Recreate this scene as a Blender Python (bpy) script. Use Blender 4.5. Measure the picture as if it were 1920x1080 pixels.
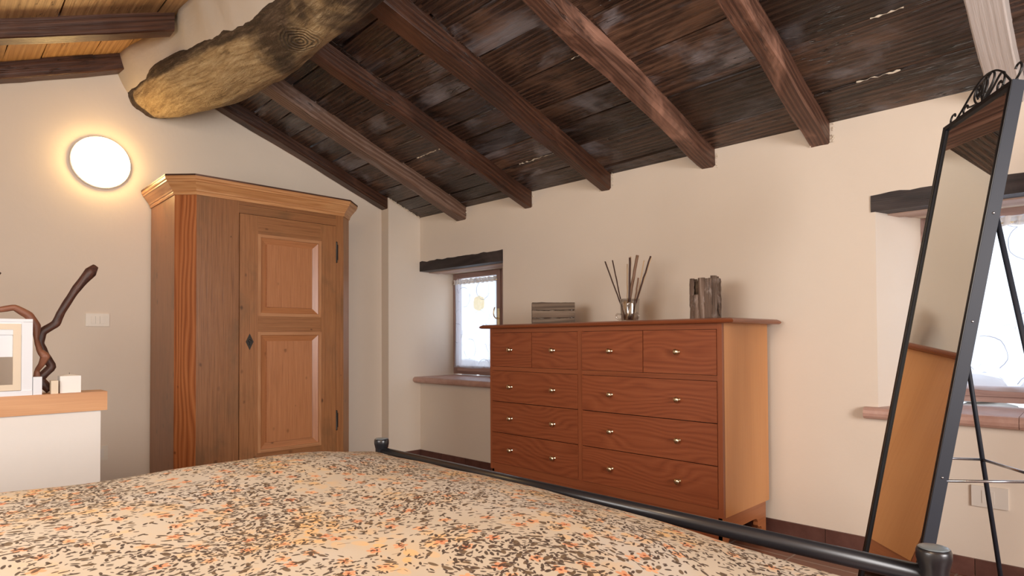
import bpy, math, random
from math import sin, cos, pi, radians, sqrt, atan2
from mathutils import Vector, Matrix, noise as mn

for o in list(bpy.data.objects): bpy.data.objects.remove(o)
S = bpy.context.scene
COL = S.collection

# ---------------------------------------------------------------- camera
CAMH = 1.05
al, th, ro = radians(46.1), radians(1.0), radians(0.28)
fwd = Vector((-sin(al)*cos(th), cos(al)*cos(th), sin(th)))
r0 = Vector((cos(al), sin(al), 0)); u0 = r0.cross(fwd)
cr = (r0*cos(ro) - u0*sin(ro)).normalized()
cu = (r0*sin(ro) + u0*cos(ro)).normalized()
cam = bpy.data.objects.new('camera', bpy.data.cameras.new('camera')); COL.objects.link(cam)
m = Matrix.Identity(4)
for i in range(3):
    m[i][0], m[i][1], m[i][2] = cr[i], cu[i], -fwd[i]
m[0][3], m[1][3], m[2][3] = 0, 0, CAMH
cam.matrix_world = m
cam.data.sensor_width = 36; cam.data.lens = 1144/1920*36
cam.data.shift_y = 77/1920; cam.data.clip_start = .02
S.camera = cam

# ---------------------------------------------------------------- light and exposure
S.view_settings.view_transform = 'Standard'; S.view_settings.look = 'None'
S.view_settings.exposure = 0.66; S.view_settings.gamma = 1.0; S.view_settings.use_curve_mapping = False
w = bpy.data.worlds.new('sky'); S.world = w; w.use_nodes = True
bg = w.node_tree.nodes['Background']; bg.inputs[0].default_value = (.76, .87, 1.0, 1); bg.inputs[1].default_value = 2.0

def look(o, d):
    o.rotation_euler = Vector(d).to_track_quat('-Z', 'Y').to_euler()
def area(name, loc, d, sx, sy, e, col, spread=180):
    l = bpy.data.lights.new(name, 'AREA'); l.shape = 'RECTANGLE'; l.size = sx; l.size_y = sy
    l.energy = e; l.color = col; l.spread = radians(spread)
    o = bpy.data.objects.new(name, l); COL.objects.link(o); o.location = loc; look(o, d); return o
def point(name, loc, e, col, r):
    l = bpy.data.lights.new(name, 'POINT'); l.energy = e; l.color = col; l.shadow_soft_size = r
    o = bpy.data.objects.new(name, l); COL.objects.link(o); o.location = loc; return o
DAY = (.86, .93, 1.0); WARM = (1.0, .80, .56)
# window in the end wall to the right of the camera
area('daylight_end_window', (2.66, .75, 1.55), (-1, .10, -.02), 1.5, 1.3, 86, (1.0, .94, .91))
# added fill light, in an opening made for it behind the bed head
area('fill_back_wall', (-1.3, -1.02, 1.45), (0, 1, 0), 1.3, .9, 24, (1.0, .92, .84))
# ceiling lamp hanging over the head of the bed
point('ceiling_lamp_light', (-.45, -.15, 2.20), 24, (1.0, .80, .58), .16)

# ---------------------------------------------------------------- node helper
class NT:
    def __init__(s, name):
        s.m = bpy.data.materials.new(name); s.m.use_nodes = True
        s.t = s.m.node_tree; s.t.nodes.clear()
        s.out = s.n('ShaderNodeOutputMaterial')
    def n(s, typ, **kw):
        nd = s.t.nodes.new(typ)
        for k, v in kw.items(): setattr(nd, k, v)
        return nd
    def set(s, sock, v):
        if isinstance(v, bpy.types.NodeSocket): s.t.links.new(v, sock)
        elif v is not None:
            if isinstance(v, (tuple, list)) and len(v) == 3 and sock.type == 'RGBA': v = (*v, 1)
            sock.default_value = v
    def math(s, op, a, b=None, c=None, clamp=False):
        nd = s.n('ShaderNodeMath', operation=op, use_clamp=clamp)
        s.set(nd.inputs[0], a)
        if b is not None: s.set(nd.inputs[1], b)
        if c is not None: s.set(nd.inputs[2], c)
        return nd.outputs[0]
    def vmath(s, op, a, b=None, sc=None):
        nd = s.n('ShaderNodeVectorMath', operation=op)
        s.set(nd.inputs[0], a)
        if b is not None: s.set(nd.inputs[1], b)
        if sc is not None: s.set(nd.inputs[3], sc)
        return nd.outputs['Value'] if op in ('LENGTH', 'DISTANCE', 'DOT_PRODUCT') else nd.outputs[0]
    def mix(s, f, a, b, mode='MIX'):
        nd = s.n('ShaderNodeMix', data_type='RGBA', blend_type=mode)
        s.set(nd.inputs[0], f); s.set(nd.inputs[6], a); s.set(nd.inputs[7], b)
        return nd.outputs[2]
    def comb(s, x, y, z=0.0):
        nd = s.n('ShaderNodeCombineXYZ'); s.set(nd.inputs[0], x); s.set(nd.inputs[1], y); s.set(nd.inputs[2], z); return nd.outputs[0]
    def sep(s, v):
        nd = s.n('ShaderNodeSeparateXYZ'); s.set(nd.inputs[0], v); return nd.outputs
    def noise(s, v, scale=1, detail=3, rough=.5, dist=0, dim='3D', col=False):
        nd = s.n('ShaderNodeTexNoise', noise_dimensions=dim)
        s.set(nd.inputs['Vector'], v); nd.inputs['Scale'].default_value = scale
        nd.inputs['Detail'].default_value = detail; nd.inputs['Roughness'].default_value = rough
        nd.inputs['Distortion'].default_value = dist
        return nd.outputs[1 if col else 0]
    def vor(s, v, scale=1, rnd=1.0, feat='F1', dim='2D'):
        nd = s.n('ShaderNodeTexVoronoi', voronoi_dimensions=dim, feature=feat)
        s.set(nd.inputs['Vector'], v); nd.inputs['Scale'].default_value = scale; nd.inputs['Randomness'].default_value = rnd
        return nd
    def ramp(s, f, stops, interp='LINEAR'):
        nd = s.n('ShaderNodeValToRGB'); r = nd.color_ramp; r.interpolation = interp
        while len(r.elements) < len(stops): r.elements.new(.5)
        for e, (p, c) in zip(r.elements, stops):
            e.position = p; e.color = (*c, 1) if len(c) == 3 else c
        s.set(nd.inputs[0], f); return nd.outputs[0]
    def mr(s, v, a, b, c=0.0, d=1.0, smooth=False):
        nd = s.n('ShaderNodeMapRange'); nd.clamp = True
        if smooth: nd.interpolation_type = 'SMOOTHSTEP'
        s.set(nd.inputs[0], v); nd.inputs[1].default_value = a; nd.inputs[2].default_value = b
        nd.inputs[3].default_value = c; nd.inputs[4].default_value = d; return nd.outputs[0]
    def uv(s): return s.n('ShaderNodeTexCoord').outputs['UV']
    def obj(s): return s.n('ShaderNodeTexCoord').outputs['Object']
    def attr(s, name): return s.n('ShaderNodeAttribute', attribute_name=name).outputs['Fac']
    def bump(s, h, strength=.3, dist=.01, prev=None):
        nd = s.n('ShaderNodeBump'); nd.inputs['Strength'].default_value = strength; nd.inputs['Distance'].default_value = dist
        s.set(nd.inputs['Height'], h)
        if prev is not None: s.set(nd.inputs['Normal'], prev)
        return nd.outputs[0]
    def bsdf(s, col, rough=.5, metal=0, normal=None, spec=None, coat=None, emis=None, estr=0):
        nd = s.n('ShaderNodeBsdfPrincipled')
        s.set(nd.inputs['Base Color'], col); s.set(nd.inputs['Roughness'], rough); s.set(nd.inputs['Metallic'], metal)
        if normal is not None: s.set(nd.inputs['Normal'], normal)
        if spec is not None: nd.inputs['Specular IOR Level'].default_value = spec
        if coat is not None: nd.inputs['Coat Weight'].default_value = coat; nd.inputs['Coat Roughness'].default_value = .15
        if emis is not None:
            s.set(nd.inputs['Emission Color'], emis); nd.inputs['Emission Strength'].default_value = estr
        s.t.links.new(nd.outputs[0], s.out.inputs[0]); return nd

def smooth(t):
    t = max(0, min(1, t)); return t*t*(3-2*t)
def plain(name, col, rough=.5, metal=0, **kw):
    t = NT(name); t.bsdf(col, rough, metal, **kw); return t.m

# ---------------------------------------------------------------- materials
def plaster(name, col, bs=.25):
    t = NT(name); p = t.obj()
    a = t.noise(p, 2.2, 4, .5); b = t.noise(p, 38, 4, .6)
    c = t.mix(t.mr(a, .3, .7), tuple(x*.965 for x in col), col)
    h = t.math('ADD', t.math('MULTIPLY', a, 1.6), t.math('MULTIPLY', b, .12))
    t.bsdf(c, .85, normal=t.bump(h, bs, .02), spec=.2); return t.m
M_wall = plaster('wall_plaster', (.76, .668, .562))
M_wall2 = plaster('parapet_plaster', (.83, .79, .74))
M_infill = plaster('infill_plaster', (.56, .49, .41), .7)
M_white = plain('white_paint', (.80, .80, .80), .5)

def wood(name, dark, mid, light, rings=9.0, stretch=.55, rough=.45, bump=.15, knots=0.0, rndamt=.25,
         patch=None, patchamt=.5, fine=60.0, lines=.35, spec=.5, coat=None, cracks=0.0, rrough=0.0, patchscale=2.2, acr=3.2, wav=.45, big=None):
    """u runs along the grain, v across, both in metres; attribute 'rnd' is one number per board."""
    t = NT(name); uv = t.uv(); x, y, _ = t.sep(uv); r = t.attr('rnd')
    off = t.math('MULTIPLY', r, 37.0)
    xs = t.math('MULTIPLY', x, stretch)
    low = t.noise(t.comb(t.math('MULTIPLY', x, stretch*1.7), t.math('MULTIPLY', y, acr), off), 1.0, 1, .4)
    yy = t.math('ADD', t.math('MULTIPLY', y, rings), t.math('MULTIPLY', low, rings*wav))
    ring = t.math('PINGPONG', t.math('ADD', yy, off), .5)
    ring = t.math('MULTIPLY', ring, 2.0)
    fn = t.noise(t.comb(t.math('MULTIPLY', x, fine*.045), t.math('MULTIPLY', y, fine*2.2), off), 1.0, 4, .65)
    f = t.math('ADD', t.math('MULTIPLY', ring, lines), t.math('MULTIPLY', fn, 1.0-lines))
    c = t.ramp(f, [(.15, dark), (.48, mid), (.85, light)])
    h = f
    if patch is not None:
        pn = t.noise(t.comb(t.math('MULTIPLY', x, .9), t.math('MULTIPLY', y, 1.6), off), patchscale, 5, .6, .6)
        c = t.mix(t.mr(pn, .50, .70, 0, patchamt, True), c, t.mix(fn, patch, tuple(k*.55 for k in patch)))
    if big is not None:
        bn_ = t.noise(t.comb(t.math('MULTIPLY', x, 1.5), t.math('MULTIPLY', y, 3.0), t.math('ADD', off, 5.0)), 1.5, 4, .6, .5)
        c = t.mix(t.mr(bn_, .50, .72, 0, .7, True), c, t.mix(fn, tuple(q*.4 for q in big), big))
        c = t.mix(t.mr(bn_, .30, .44, .65, 0, True), c, tuple(q*.8 for q in dark))
    if knots:
        v = t.vor(t.comb(t.math('MULTIPLY', x, 1.0), t.math('MULTIPLY', y, 1.6), 0), knots)
        d = t.math('ADD', v.outputs['Distance'], t.math('MULTIPLY', t.noise(uv, 60, 2), .05))
        keep = t.math('GREATER_THAN', t.sep(v.outputs['Color'])[0], .62)
        d = t.math('DIVIDE', d, t.math('ADD', .35, t.math('MULTIPLY', t.sep(v.outputs['Color'])[1], 1.0)))
        k = t.math('MULTIPLY', t.mr(d, .045, .13, 1, 0, True), keep)
        c = t.mix(t.math('MULTIPLY', k, t.math('ADD', .25, t.math('MULTIPLY', t.sep(v.outputs['Color'])[2], .6))), c, tuple(q*.45 for q in dark))
    if cracks:
        cn = t.noise(t.comb(t.math('MULTIPLY', x, 1.3), t.math('MULTIPLY', y, 16), off), 1.5, 3, .55)
        ck = t.mr(t.math('ABSOLUTE', t.math('SUBTRACT', cn, .5)), .0, .012, 1, 0)
        gate = t.mr(t.noise(t.comb(x, y, off), 2.5, 2), .5, .6)
        ck = t.math('MULTIPLY', t.math('MULTIPLY', ck, gate), cracks)
        c = t.mix(ck, c, tuple(q*.25 for q in dark)); h = t.math('SUBTRACT', h, t.math('MULTIPLY', ck, 1.2))
    br = t.math('ADD', 1.0 - rndamt/2, t.math('MULTIPLY', r, rndamt))
    hs = t.n('ShaderNodeHueSaturation'); t.set(hs.inputs['Value'], br); t.set(hs.inputs['Color'], c)
    rg = t.math('ADD', rough, t.math('MULTIPLY', t.math('SUBTRACT', fn, .5), rrough)) if rrough else rough
    t.bsdf(hs.outputs[0], rg, normal=t.bump(h, bump, .006), spec=spec, coat=coat)
    return t.m

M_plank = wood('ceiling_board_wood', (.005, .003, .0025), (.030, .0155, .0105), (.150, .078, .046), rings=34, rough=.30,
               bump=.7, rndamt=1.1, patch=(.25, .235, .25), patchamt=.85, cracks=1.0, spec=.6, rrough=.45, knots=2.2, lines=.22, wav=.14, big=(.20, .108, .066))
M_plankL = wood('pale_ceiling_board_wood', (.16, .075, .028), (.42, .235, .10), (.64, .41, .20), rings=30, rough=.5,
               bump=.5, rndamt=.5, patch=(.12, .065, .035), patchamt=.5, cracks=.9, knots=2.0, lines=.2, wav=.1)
M_raft = wood('rafter_wood', (.012, .005, .003), (.055, .020, .010), (.15, .062, .030), rings=40, lines=.22, wav=.1, big=(.15, .06, .03), rough=.42, bump=.4,
              rndamt=.5, patch=(.26, .12, .075), patchamt=.5, cracks=.8, rrough=.3)
M_raftlight = wood('worn_rafter_wood', (.020, .010, .007), (.085, .038, .024), (.20, .098, .062), rings=36, lines=.25, wav=.12, rough=.45, bump=.45,
              rndamt=.3, patch=(.50, .26, .18), patchamt=.85, cracks=.8)
M_raftgrey = wood('greyed_rafter_wood', (.04, .02, .014), (.13, .07, .045), (.28, .20, .16), rings=36, lines=.25, wav=.12, rough=.5, bump=.5,
              rndamt=.3, patch=(.42, .37, .36), patchamt=.75, cracks=.8)
M_raftwhite = wood('whitewashed_rafter_wood', (.42, .37, .33), (.55, .50, .47), (.66, .61, .58), rings=40, rough=.6, bump=.4, lines=.2, wav=.06,
              rndamt=.1, cracks=.5)
M_lintel = wood('lintel_wood', (.008, .005, .005), (.022, .014, .014), (.045, .03, .028), rings=14, rough=.55, bump=.5,
              rndamt=.2, cracks=.6, patch=(.14, .11, .10), patchamt=.5)
M_pine = wood('antique_pine', (.115, .043, .015), (.285, .120, .044), (.41, .195, .080), rings=34, rough=.34, bump=.10, knots=5.0,
              rndamt=.45, patch=(.165, .095, .042), patchamt=.5, fine=95, spec=.5, lines=.07, wav=.05)
M_pinepan = wood('orange_pine_panel', (.21, .078, .030), (.38, .158, .064), (.48, .225, .10), rings=30, rough=.32, bump=.08, knots=6.0,
              rndamt=.12, fine=95, lines=.05, wav=.05)
M_pinelt = wood('pine_moulding', (.27, .115, .045), (.40, .19, .085), (.48, .26, .13), rings=20, rough=.3, bump=.05, rndamt=.1, lines=.2)
M_pinered = wood('red_larch', (.17, .045, .013), (.35, .110, .034), (.48, .19, .068), rings=42, stretch=.9, rough=.34, bump=.10,
              knots=3.0, rndamt=.1, lines=.42, wav=.10, acr=9)
M_cornice = wood('cornice_pine', (.36, .15, .055), (.50, .245, .10), (.60, .33, .15), rings=20, rough=.3, bump=.08, rndamt=.15)
M_cherry = wood('cherry_veneer', (.165, .041, .016), (.26, .071, .027), (.325, .10, .040), rings=34, stretch=1.3, rough=.33, bump=.03,
              rndamt=.14, lines=.30, fine=45, spec=.5, acr=7, wav=.22)
M_cherryframe = wood('cherry_frame', (.19, .052, .020), (.265, .077, .030), (.315, .10, .040), rings=9, rough=.33, bump=.03, rndamt=.1, lines=.2)
M_side_lit = wood('lit_side_veneer', (.56, .245, .085), (.63, .29, .105), (.67, .32, .12), rings=5, stretch=.4, rough=.34, bump=.02, rndamt=.03, lines=.2)  # lighter than the front: light falling on the side is put into the colour
M_cap = wood('cap_beech', (.46, .20, .07), (.58, .28, .11), (.68, .36, .16), rings=9, rough=.42, bump=.05, rndamt=.1)
M_winwood = wood('window_wood', (.20, .115, .10), (.32, .20, .17), (.42, .28, .24), rings=12, rough=.45, bump=.1, rndamt=.15)
M_branch = wood('branch_wood', (.022, .008, .006), (.060, .022, .014), (.13, .05, .03), rings=25, rough=.5, bump=.4, rndamt=.2)
M_branch2 = wood('brown_branch_wood', (.10, .035, .018), (.20, .075, .04), (.30, .13, .075), rings=25, rough=.5, bump=.4, rndamt=.2)
M_bark = wood('bark_strip', (.045, .028, .020), (.17, .115, .085), (.42, .34, .29), rings=30, rough=.8, bump=.9, rndamt=.5, lines=.3, cracks=.9, fine=60, patch=(.55, .48, .45), patchamt=.8, patchscale=9)
M_slat = wood('weathered_slat', (.045, .028, .018), (.13, .085, .055), (.23, .17, .12), rings=26, rough=.75, bump=.6, rndamt=.3, lines=.4)
M_soffit = wood('soffit_board', (.36, .22, .16), (.52, .36, .28), (.62, .46, .38), rings=10, rough=.6, bump=.2, rndamt=.2)

M_bracket = wood('bracket_foot_wood', (.30, .10, .038), (.38, .135, .05), (.43, .165, .065), rings=9, rough=.36, bump=.03, rndamt=.05, lines=.2)
def log_mat():
    t = NT('old_log_wood'); uv = t.uv(); x, y, _ = t.sep(uv); p = t.obj()
    g = t.noise(t.comb(t.math('MULTIPLY', x, 5.5), t.math('MULTIPLY', y, 42), 0), 1, 6, .75, .5)
    chips = t.noise(t.comb(t.math('MULTIPLY', x, 16), t.math('MULTIPLY', y, 26), 3), 1, 4, .7, 1.2)
    big = t.noise(p, 1.9, 4, .6, .4)
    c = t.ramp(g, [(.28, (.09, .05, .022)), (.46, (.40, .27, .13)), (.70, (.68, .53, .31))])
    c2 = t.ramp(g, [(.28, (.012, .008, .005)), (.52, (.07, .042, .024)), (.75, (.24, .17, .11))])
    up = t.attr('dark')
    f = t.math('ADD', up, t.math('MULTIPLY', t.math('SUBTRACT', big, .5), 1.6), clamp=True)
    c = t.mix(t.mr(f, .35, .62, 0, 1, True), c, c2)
    # knot with rings, a real mark in the trunk
    kd = t.vmath('LENGTH', t.vmath('MULTIPLY', t.vmath('SUBTRACT', t.comb(x, y, 0), (2.10, .50, 0)), (.85, 1.0, 0)))
    kw = t.math('ADD', kd, t.math('MULTIPLY', t.noise(uv, 9, 2), .05))
    rg = t.math('SINE', t.math('MULTIPLY', kw, 330))
    kf = t.mr(kd, .05, .13, 1, 0, True)
    c = t.mix(t.math('MULTIPLY', kf, t.mr(rg, -.2, .6, 0, .75)), c, (.035, .025, .015))
    h = t.math('ADD', t.math('MULTIPLY', g, 1.0), t.math('MULTIPLY', chips, .9))
    h = t.math('ADD', h, t.math('MULTIPLY', t.math('MULTIPLY', rg, kf), .35))
    t.bsdf(c, .62, normal=t.bump(h, .9, .02), spec=.35); return t.m
M_log = log_mat()

def tile_mat(name, c1, c2, scale, mortar=(.35, .30, .26)):
    t = NT(name); p = t.obj()
    b = t.n('ShaderNodeTexBrick'); t.set(b.inputs['Vector'], p); b.inputs['Scale'].default_value = 1.0
    b.inputs['Brick Width'].default_value = scale; b.inputs['Row Height'].default_value = scale; b.offset = 0
    b.inputs['Mortar Size'].default_value = .004; t.set(b.inputs['Color1'], c1); t.set(b.inputs['Color2'], c2); t.set(b.inputs['Mortar'], mortar)
    c = t.mix(t.mr(t.noise(p, 9, 4), .3, .7, 0, .5), b.outputs[0], tuple(k*.6 for k in c1))
    t.bsdf(c, .38, normal=t.bump(t.noise(p, 14, 3), .1, .01)); return t.m
M_floor = tile_mat('terracotta_floor', (.17, .065, .035), (.21, .085, .05), .30)
def cotto(name, c1, c2, rough=.45):
    t = NT(name); p = t.obj(); r = t.attr('rnd')
    c = t.mix(t.mr(t.noise(p, 11, 5, .6), .3, .7), c1, c2)
    hs = t.n('ShaderNodeHueSaturation'); t.set(hs.inputs['Value'], t.math('ADD', .85, t.math('MULTIPLY', r, .3))); t.set(hs.inputs['Color'], c)
    t.bsdf(hs.outputs[0], rough, normal=t.bump(t.noise(p, 30, 3), .15, .01)); return t.m
M_skirt = cotto('skirting_tile', (.095, .036, .027), (.15, .066, .05))
M_sill = cotto('sill_tile', (.46, .26, .20), (.60, .38, .31))
M_mortar = plaster('crumbling_mortar', (.70, .62, .50), 1.0)

M_iron = NT('black_iron'); M_iron.bsdf((.012, .012, .015), .30, spec=.6); M_iron = M_iron.m
M_iron_reflect = plain('post_cap_reflection', (.14, .17, .19), .28, spec=.8)  # black iron lightened to blue-grey: window reflection put into the colour
M_grey = plain('dark_grey_frame', (.024, .028, .040), .5, .0, spec=.3)
M_black = plain('black_rim', (.008, .008, .009), .4)
M_steel = plain('silver_tube', (.42, .43, .47), .25, .9)
M_mirror = plain('mirror_glass', (.86, .88, .86), .015, 1.0)
M_brass = plain('brass', (.80, .68, .46), .25, 1.0)
M_lockiron = plain('lock_iron', (.05, .045, .04), .45, .8)
M_plastic = plain('cream_plastic', (.74, .68, .58), .35)
M_plasticw = plain('white_plastic', (.72, .67, .60), .35)
M_hole = plain('socket_hole', (.02, .02, .02), .6)
M_wax = plain('candle_wax', (.84, .82, .78), .5)
M_lantern = plain('lantern_white_paint', (.78, .80, .84), .55)
M_cream = plain('cream_paint', (.74, .62, .47), .55)
M_reed_d = plain('dark_reed', (.055, .022, .014), .6)
M_reed_l = plain('pale_reed', (.60, .42, .25), .6)
M_reed_b = plain('brown_reed', (.20, .11, .065), .6)
M_matt = plain('mattress_ticking', (.72, .68, .62), .9)

def lamp_mat():
    t = NT('lamp_glass'); e = t.n('ShaderNodeEmission'); e.inputs[0].default_value = (1.0, .64, .25, 1); e.inputs[1].default_value = 15.0
    t.t.links.new(e.outputs[0], t.out.inputs[0]); return t.m
M_lamp = lamp_mat()
def glass_mat(name, tint=(1, 1, 1), mixf=.12):
    t = NT(name); a = t.n('ShaderNodeBsdfTransparent'); a.inputs[0].default_value = (*tint, 1)
    g = t.n('ShaderNodeBsdfGlossy'); g.inputs['Roughness'].default_value = .02
    lw = t.n('ShaderNodeLayerWeight'); lw.inputs[0].default_value = .35
    f = t.math('ADD', t.math('MULTIPLY', lw.outputs['Facing'], .5), mixf)
    mx = t.n('ShaderNodeMixShader'); t.set(mx.inputs[0], f)
    t.t.links.new(a.outputs[0], mx.inputs[1]); t.t.links.new(g.outputs[0], mx.inputs[2]); t.t.links.new(mx.outputs[0], t.out.inputs[0]); return t.m
M_pane = glass_mat('window_glass', (.97, .98, 1), .03)
M_vessel = glass_mat('clear_vessel_glass', (.93, .92, .90), .10)

def curtain_mat(name, flower):
    t = NT(name); uv = t.uv(); x, y, _ = t.sep(uv)
    # embroidered rings and short twigs
    base = t.comb(x, y, 0)
    v = t.vor(base, 3.6, 1.0); d = v.outputs['Distance']
    wob = t.math('MULTIPLY', t.noise(uv, 14, 2), .08)
    ring = t.mr(t.math('ABSOLUTE', t.math('SUBTRACT', t.math('ADD', d, wob), .36)), .0, .012, 1, 0)
    gate = t.math('GREATER_THAN', t.noise(uv, 7, 2), .47)
    v2 = t.vor(base, 9.0, 1.0, 'DISTANCE_TO_EDGE'); tw = t.mr(v2.outputs['Distance'], .0, .012, 1, 0)
    gate2 = t.math('GREATER_THAN', t.noise(uv, 11, 1), .60)
    line = t.math('MAXIMUM', t.math('MULTIPLY', ring, gate), t.math('MULTIPLY', tw, gate2))
    c = t.mix(line, (.74, .74, .78), (.16, .13, .17))
    op = t.math('ADD', .66, t.math('MULTIPLY', line, .30))
    if flower:
        dd = t.vmath('LENGTH', t.vmath('MULTIPLY', t.vmath('SUBTRACT', base, (flower[0], flower[1], 0)), (.85, 1.0, 0)))
        dd = t.math('ADD', dd, t.math('MULTIPLY', t.noise(uv, 12, 2), .03))
        fl = t.mr(dd, .078, .088, 1, 0)
        tex = t.noise(uv, 30, 3)
        c = t.mix(t.math('MULTIPLY', fl, t.math('SUBTRACT', 1.0, line)), c, t.mix(tex, (.80, .60, .30), (.90, .74, .45)))
        op = t.math('ADD', op, t.math('MULTIPLY', fl, .25), clamp=True)
    tr = t.n('ShaderNodeBsdfTransparent'); tl = t.n('ShaderNodeBsdfTranslucent'); df = t.n('ShaderNodeBsdfDiffuse')
    t.set(tl.inputs[0], c); t.set(df.inputs[0], c)
    m1 = t.n('ShaderNodeMixShader'); m1.inputs[0].default_value = .35
    t.t.links.new(tl.outputs[0], m1.inputs[1]); t.t.links.new(df.outputs[0], m1.inputs[2])
    m2 = t.n('ShaderNodeMixShader'); t.set(m2.inputs[0], op)
    t.t.links.new(tr.outputs[0], m2.inputs[1]); t.t.links.new(m1.outputs[0], m2.inputs[2]); t.t.links.new(m2.outputs[0], t.out.inputs[0])
    return t.m
M_curt1 = curtain_mat('embroidered_voile', (.37, .585))
M_curt2 = curtain_mat('embroidered_voile_plain', None)

def spread_mat():
    t = NT('floral_bedspread'); uv = t.uv()
    # gentle warp so that sprigs follow curved lines
    wp = t.noise(uv, 2.2, 2, .5, col=True)
    p = t.vmath('ADD', uv, t.vmath('SCALE', t.vmath('SUBTRACT', wp, (.5, .5, .5)), sc=.10))
    p = t.vmath('MULTIPLY', p, (1, 1, 0))
    def leaves(scale, L, Wd, seed, dirscale=3.0):
        v = t.vor(t.vmath('ADD', p, (seed*1.7, seed*.9, 0)), scale, .95)
        pos = t.vmath('SUBTRACT', v.outputs['Position'], (seed*1.7, seed*.9, 0))
        d = t.vmath('SUBTRACT', p, pos)
        cr_, cg, cb = t.sep(v.outputs['Color'])
        ang = t.math('ADD', t.math('MULTIPLY', t.noise(pos, dirscale, 1), 14.0), t.math('MULTIPLY', cr_, 2.6))
        ca, sa = t.math('COSINE', ang), t.math('SINE', ang)
        dx, dy, _ = t.sep(d)
        a = t.math('ADD', t.math('MULTIPLY', dx, ca), t.math('MULTIPLY', dy, sa))
        b = t.math('SUBTRACT', t.math('MULTIPLY', dy, ca), t.math('MULTIPLY', dx, sa))
        sz = t.math('ADD', .65, t.math('MULTIPLY', cg, .55))
        b2 = t.math('ADD', b, t.math('MULTIPLY', t.math('MULTIPLY', a, a), 8.0))
        e = t.math('ADD', t.math('POWER', t.math('ABSOLUTE', t.math('DIVIDE', a, t.math('MULTIPLY', sz, L))), 2.0),
                          t.math('POWER', t.math('ABSOLUTE', t.math('DIVIDE', b2, t.math('MULTIPLY', sz, Wd))), 2.0))
        return t.mr(e, .8, 1.15, 1, 0), cb, pos
    dens = t.noise(uv, 4.5, 3, .55)
    yel = t.noise(t.vmath('ADD', uv, (5, 3, 0)), 5.5, 2, .5)
    c = t.mix(t.mr(yel, .48, .70, 0, .6, True), (.53, .455, .36), (.60, .43, .25))
    c = t.mix(t.mr(t.noise(t.vmath('ADD', uv, (9, 1, 0)), 3.2, 2), .5, .65, 0, .65, True), c, (.55, .50, .44))
    # soft yellow petals
    y1, cb, _ = leaves(24, .017, .012, 5.0)
    c = t.mix(t.math('MULTIPLY', y1, t.mr(yel, .46, .64, .0, .65)), c, (.74, .44, .17))
    # orange five petal flowers
    v = t.vor(t.vmath('ADD', p, (3.3, 1.1, 0)), 15.5, .85)
    d = t.vmath('SUBTRACT', t.vmath('ADD', p, (3.3, 1.1, 0)), v.outputs['Position'])
    dx, dy, _ = t.sep(d); rr = t.vmath('LENGTH', d)
    an = t.math('ARCTAN2', dy, dx)
    lob = t.math('ABSOLUTE', t.math('SINE', t.math('ADD', t.math('MULTIPLY', an, 2.5), t.math('MULTIPLY', t.sep(v.outputs['Color'])[0], 6))))
    rad = t.math('ADD', .0065, t.math('MULTIPLY', lob, .0075))
    fl = t.mr(t.math('SUBTRACT', rr, rad), -.001, .001, 1, 0)
    keep = t.math('GREATER_THAN', t.sep(v.outputs['Color'])[1], .30)
    fc = t.mix(t.sep(v.outputs['Color'])[2], (.62, .26, .13), (.70, .38, .20))
    c = t.mix(t.math('MULTIPLY', t.math('MULTIPLY', fl, keep), .9), c, fc)
    c = t.mix(t.math('MULTIPLY', t.mr(rr, .002, .0035, 1, 0), keep), c, (.30, .07, .03))
    # dark leaves in three sizes
    for sc_, L, Wd, seed, col in ((72, .0064, .0024, 1.0, (.050, .032, .026)), (58, .0078, .0027, 2.0, (.065, .042, .030)), (36, .0100, .0046, 3.0, (.13, .085, .05)), (84, .0045, .0020, 7.0, (.09, .06, .05))):
        lf, cb, _ = leaves(sc_, L, Wd, seed)
        kp = t.math('GREATER_THAN', t.math('ADD', cb, t.math('MULTIPLY', t.math('SUBTRACT', dens, .5), 2.6)), .50 if seed < 3 else .60)
        c = t.mix(t.math('MULTIPLY', t.math('MULTIPLY', lf, kp), .93), c, col)
    # thin stems
    ve = t.vor(p, 19, 1.0, 'DISTANCE_TO_EDGE')
    st = t.math('MULTIPLY', t.mr(ve.outputs['Distance'], .010, .018, 1, 0), t.math('GREATER_THAN', t.noise(uv, 30, 1), .60))
    c = t.mix(t.math('MULTIPLY', st, .85), c, (.10, .065, .045))
    wv = t.noise(uv, 900, 1)
    t.bsdf(c, .85, normal=t.bump(wv, .08, .002), spec=.15)
    return t.m
M_spread = spread_mat()

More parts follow.
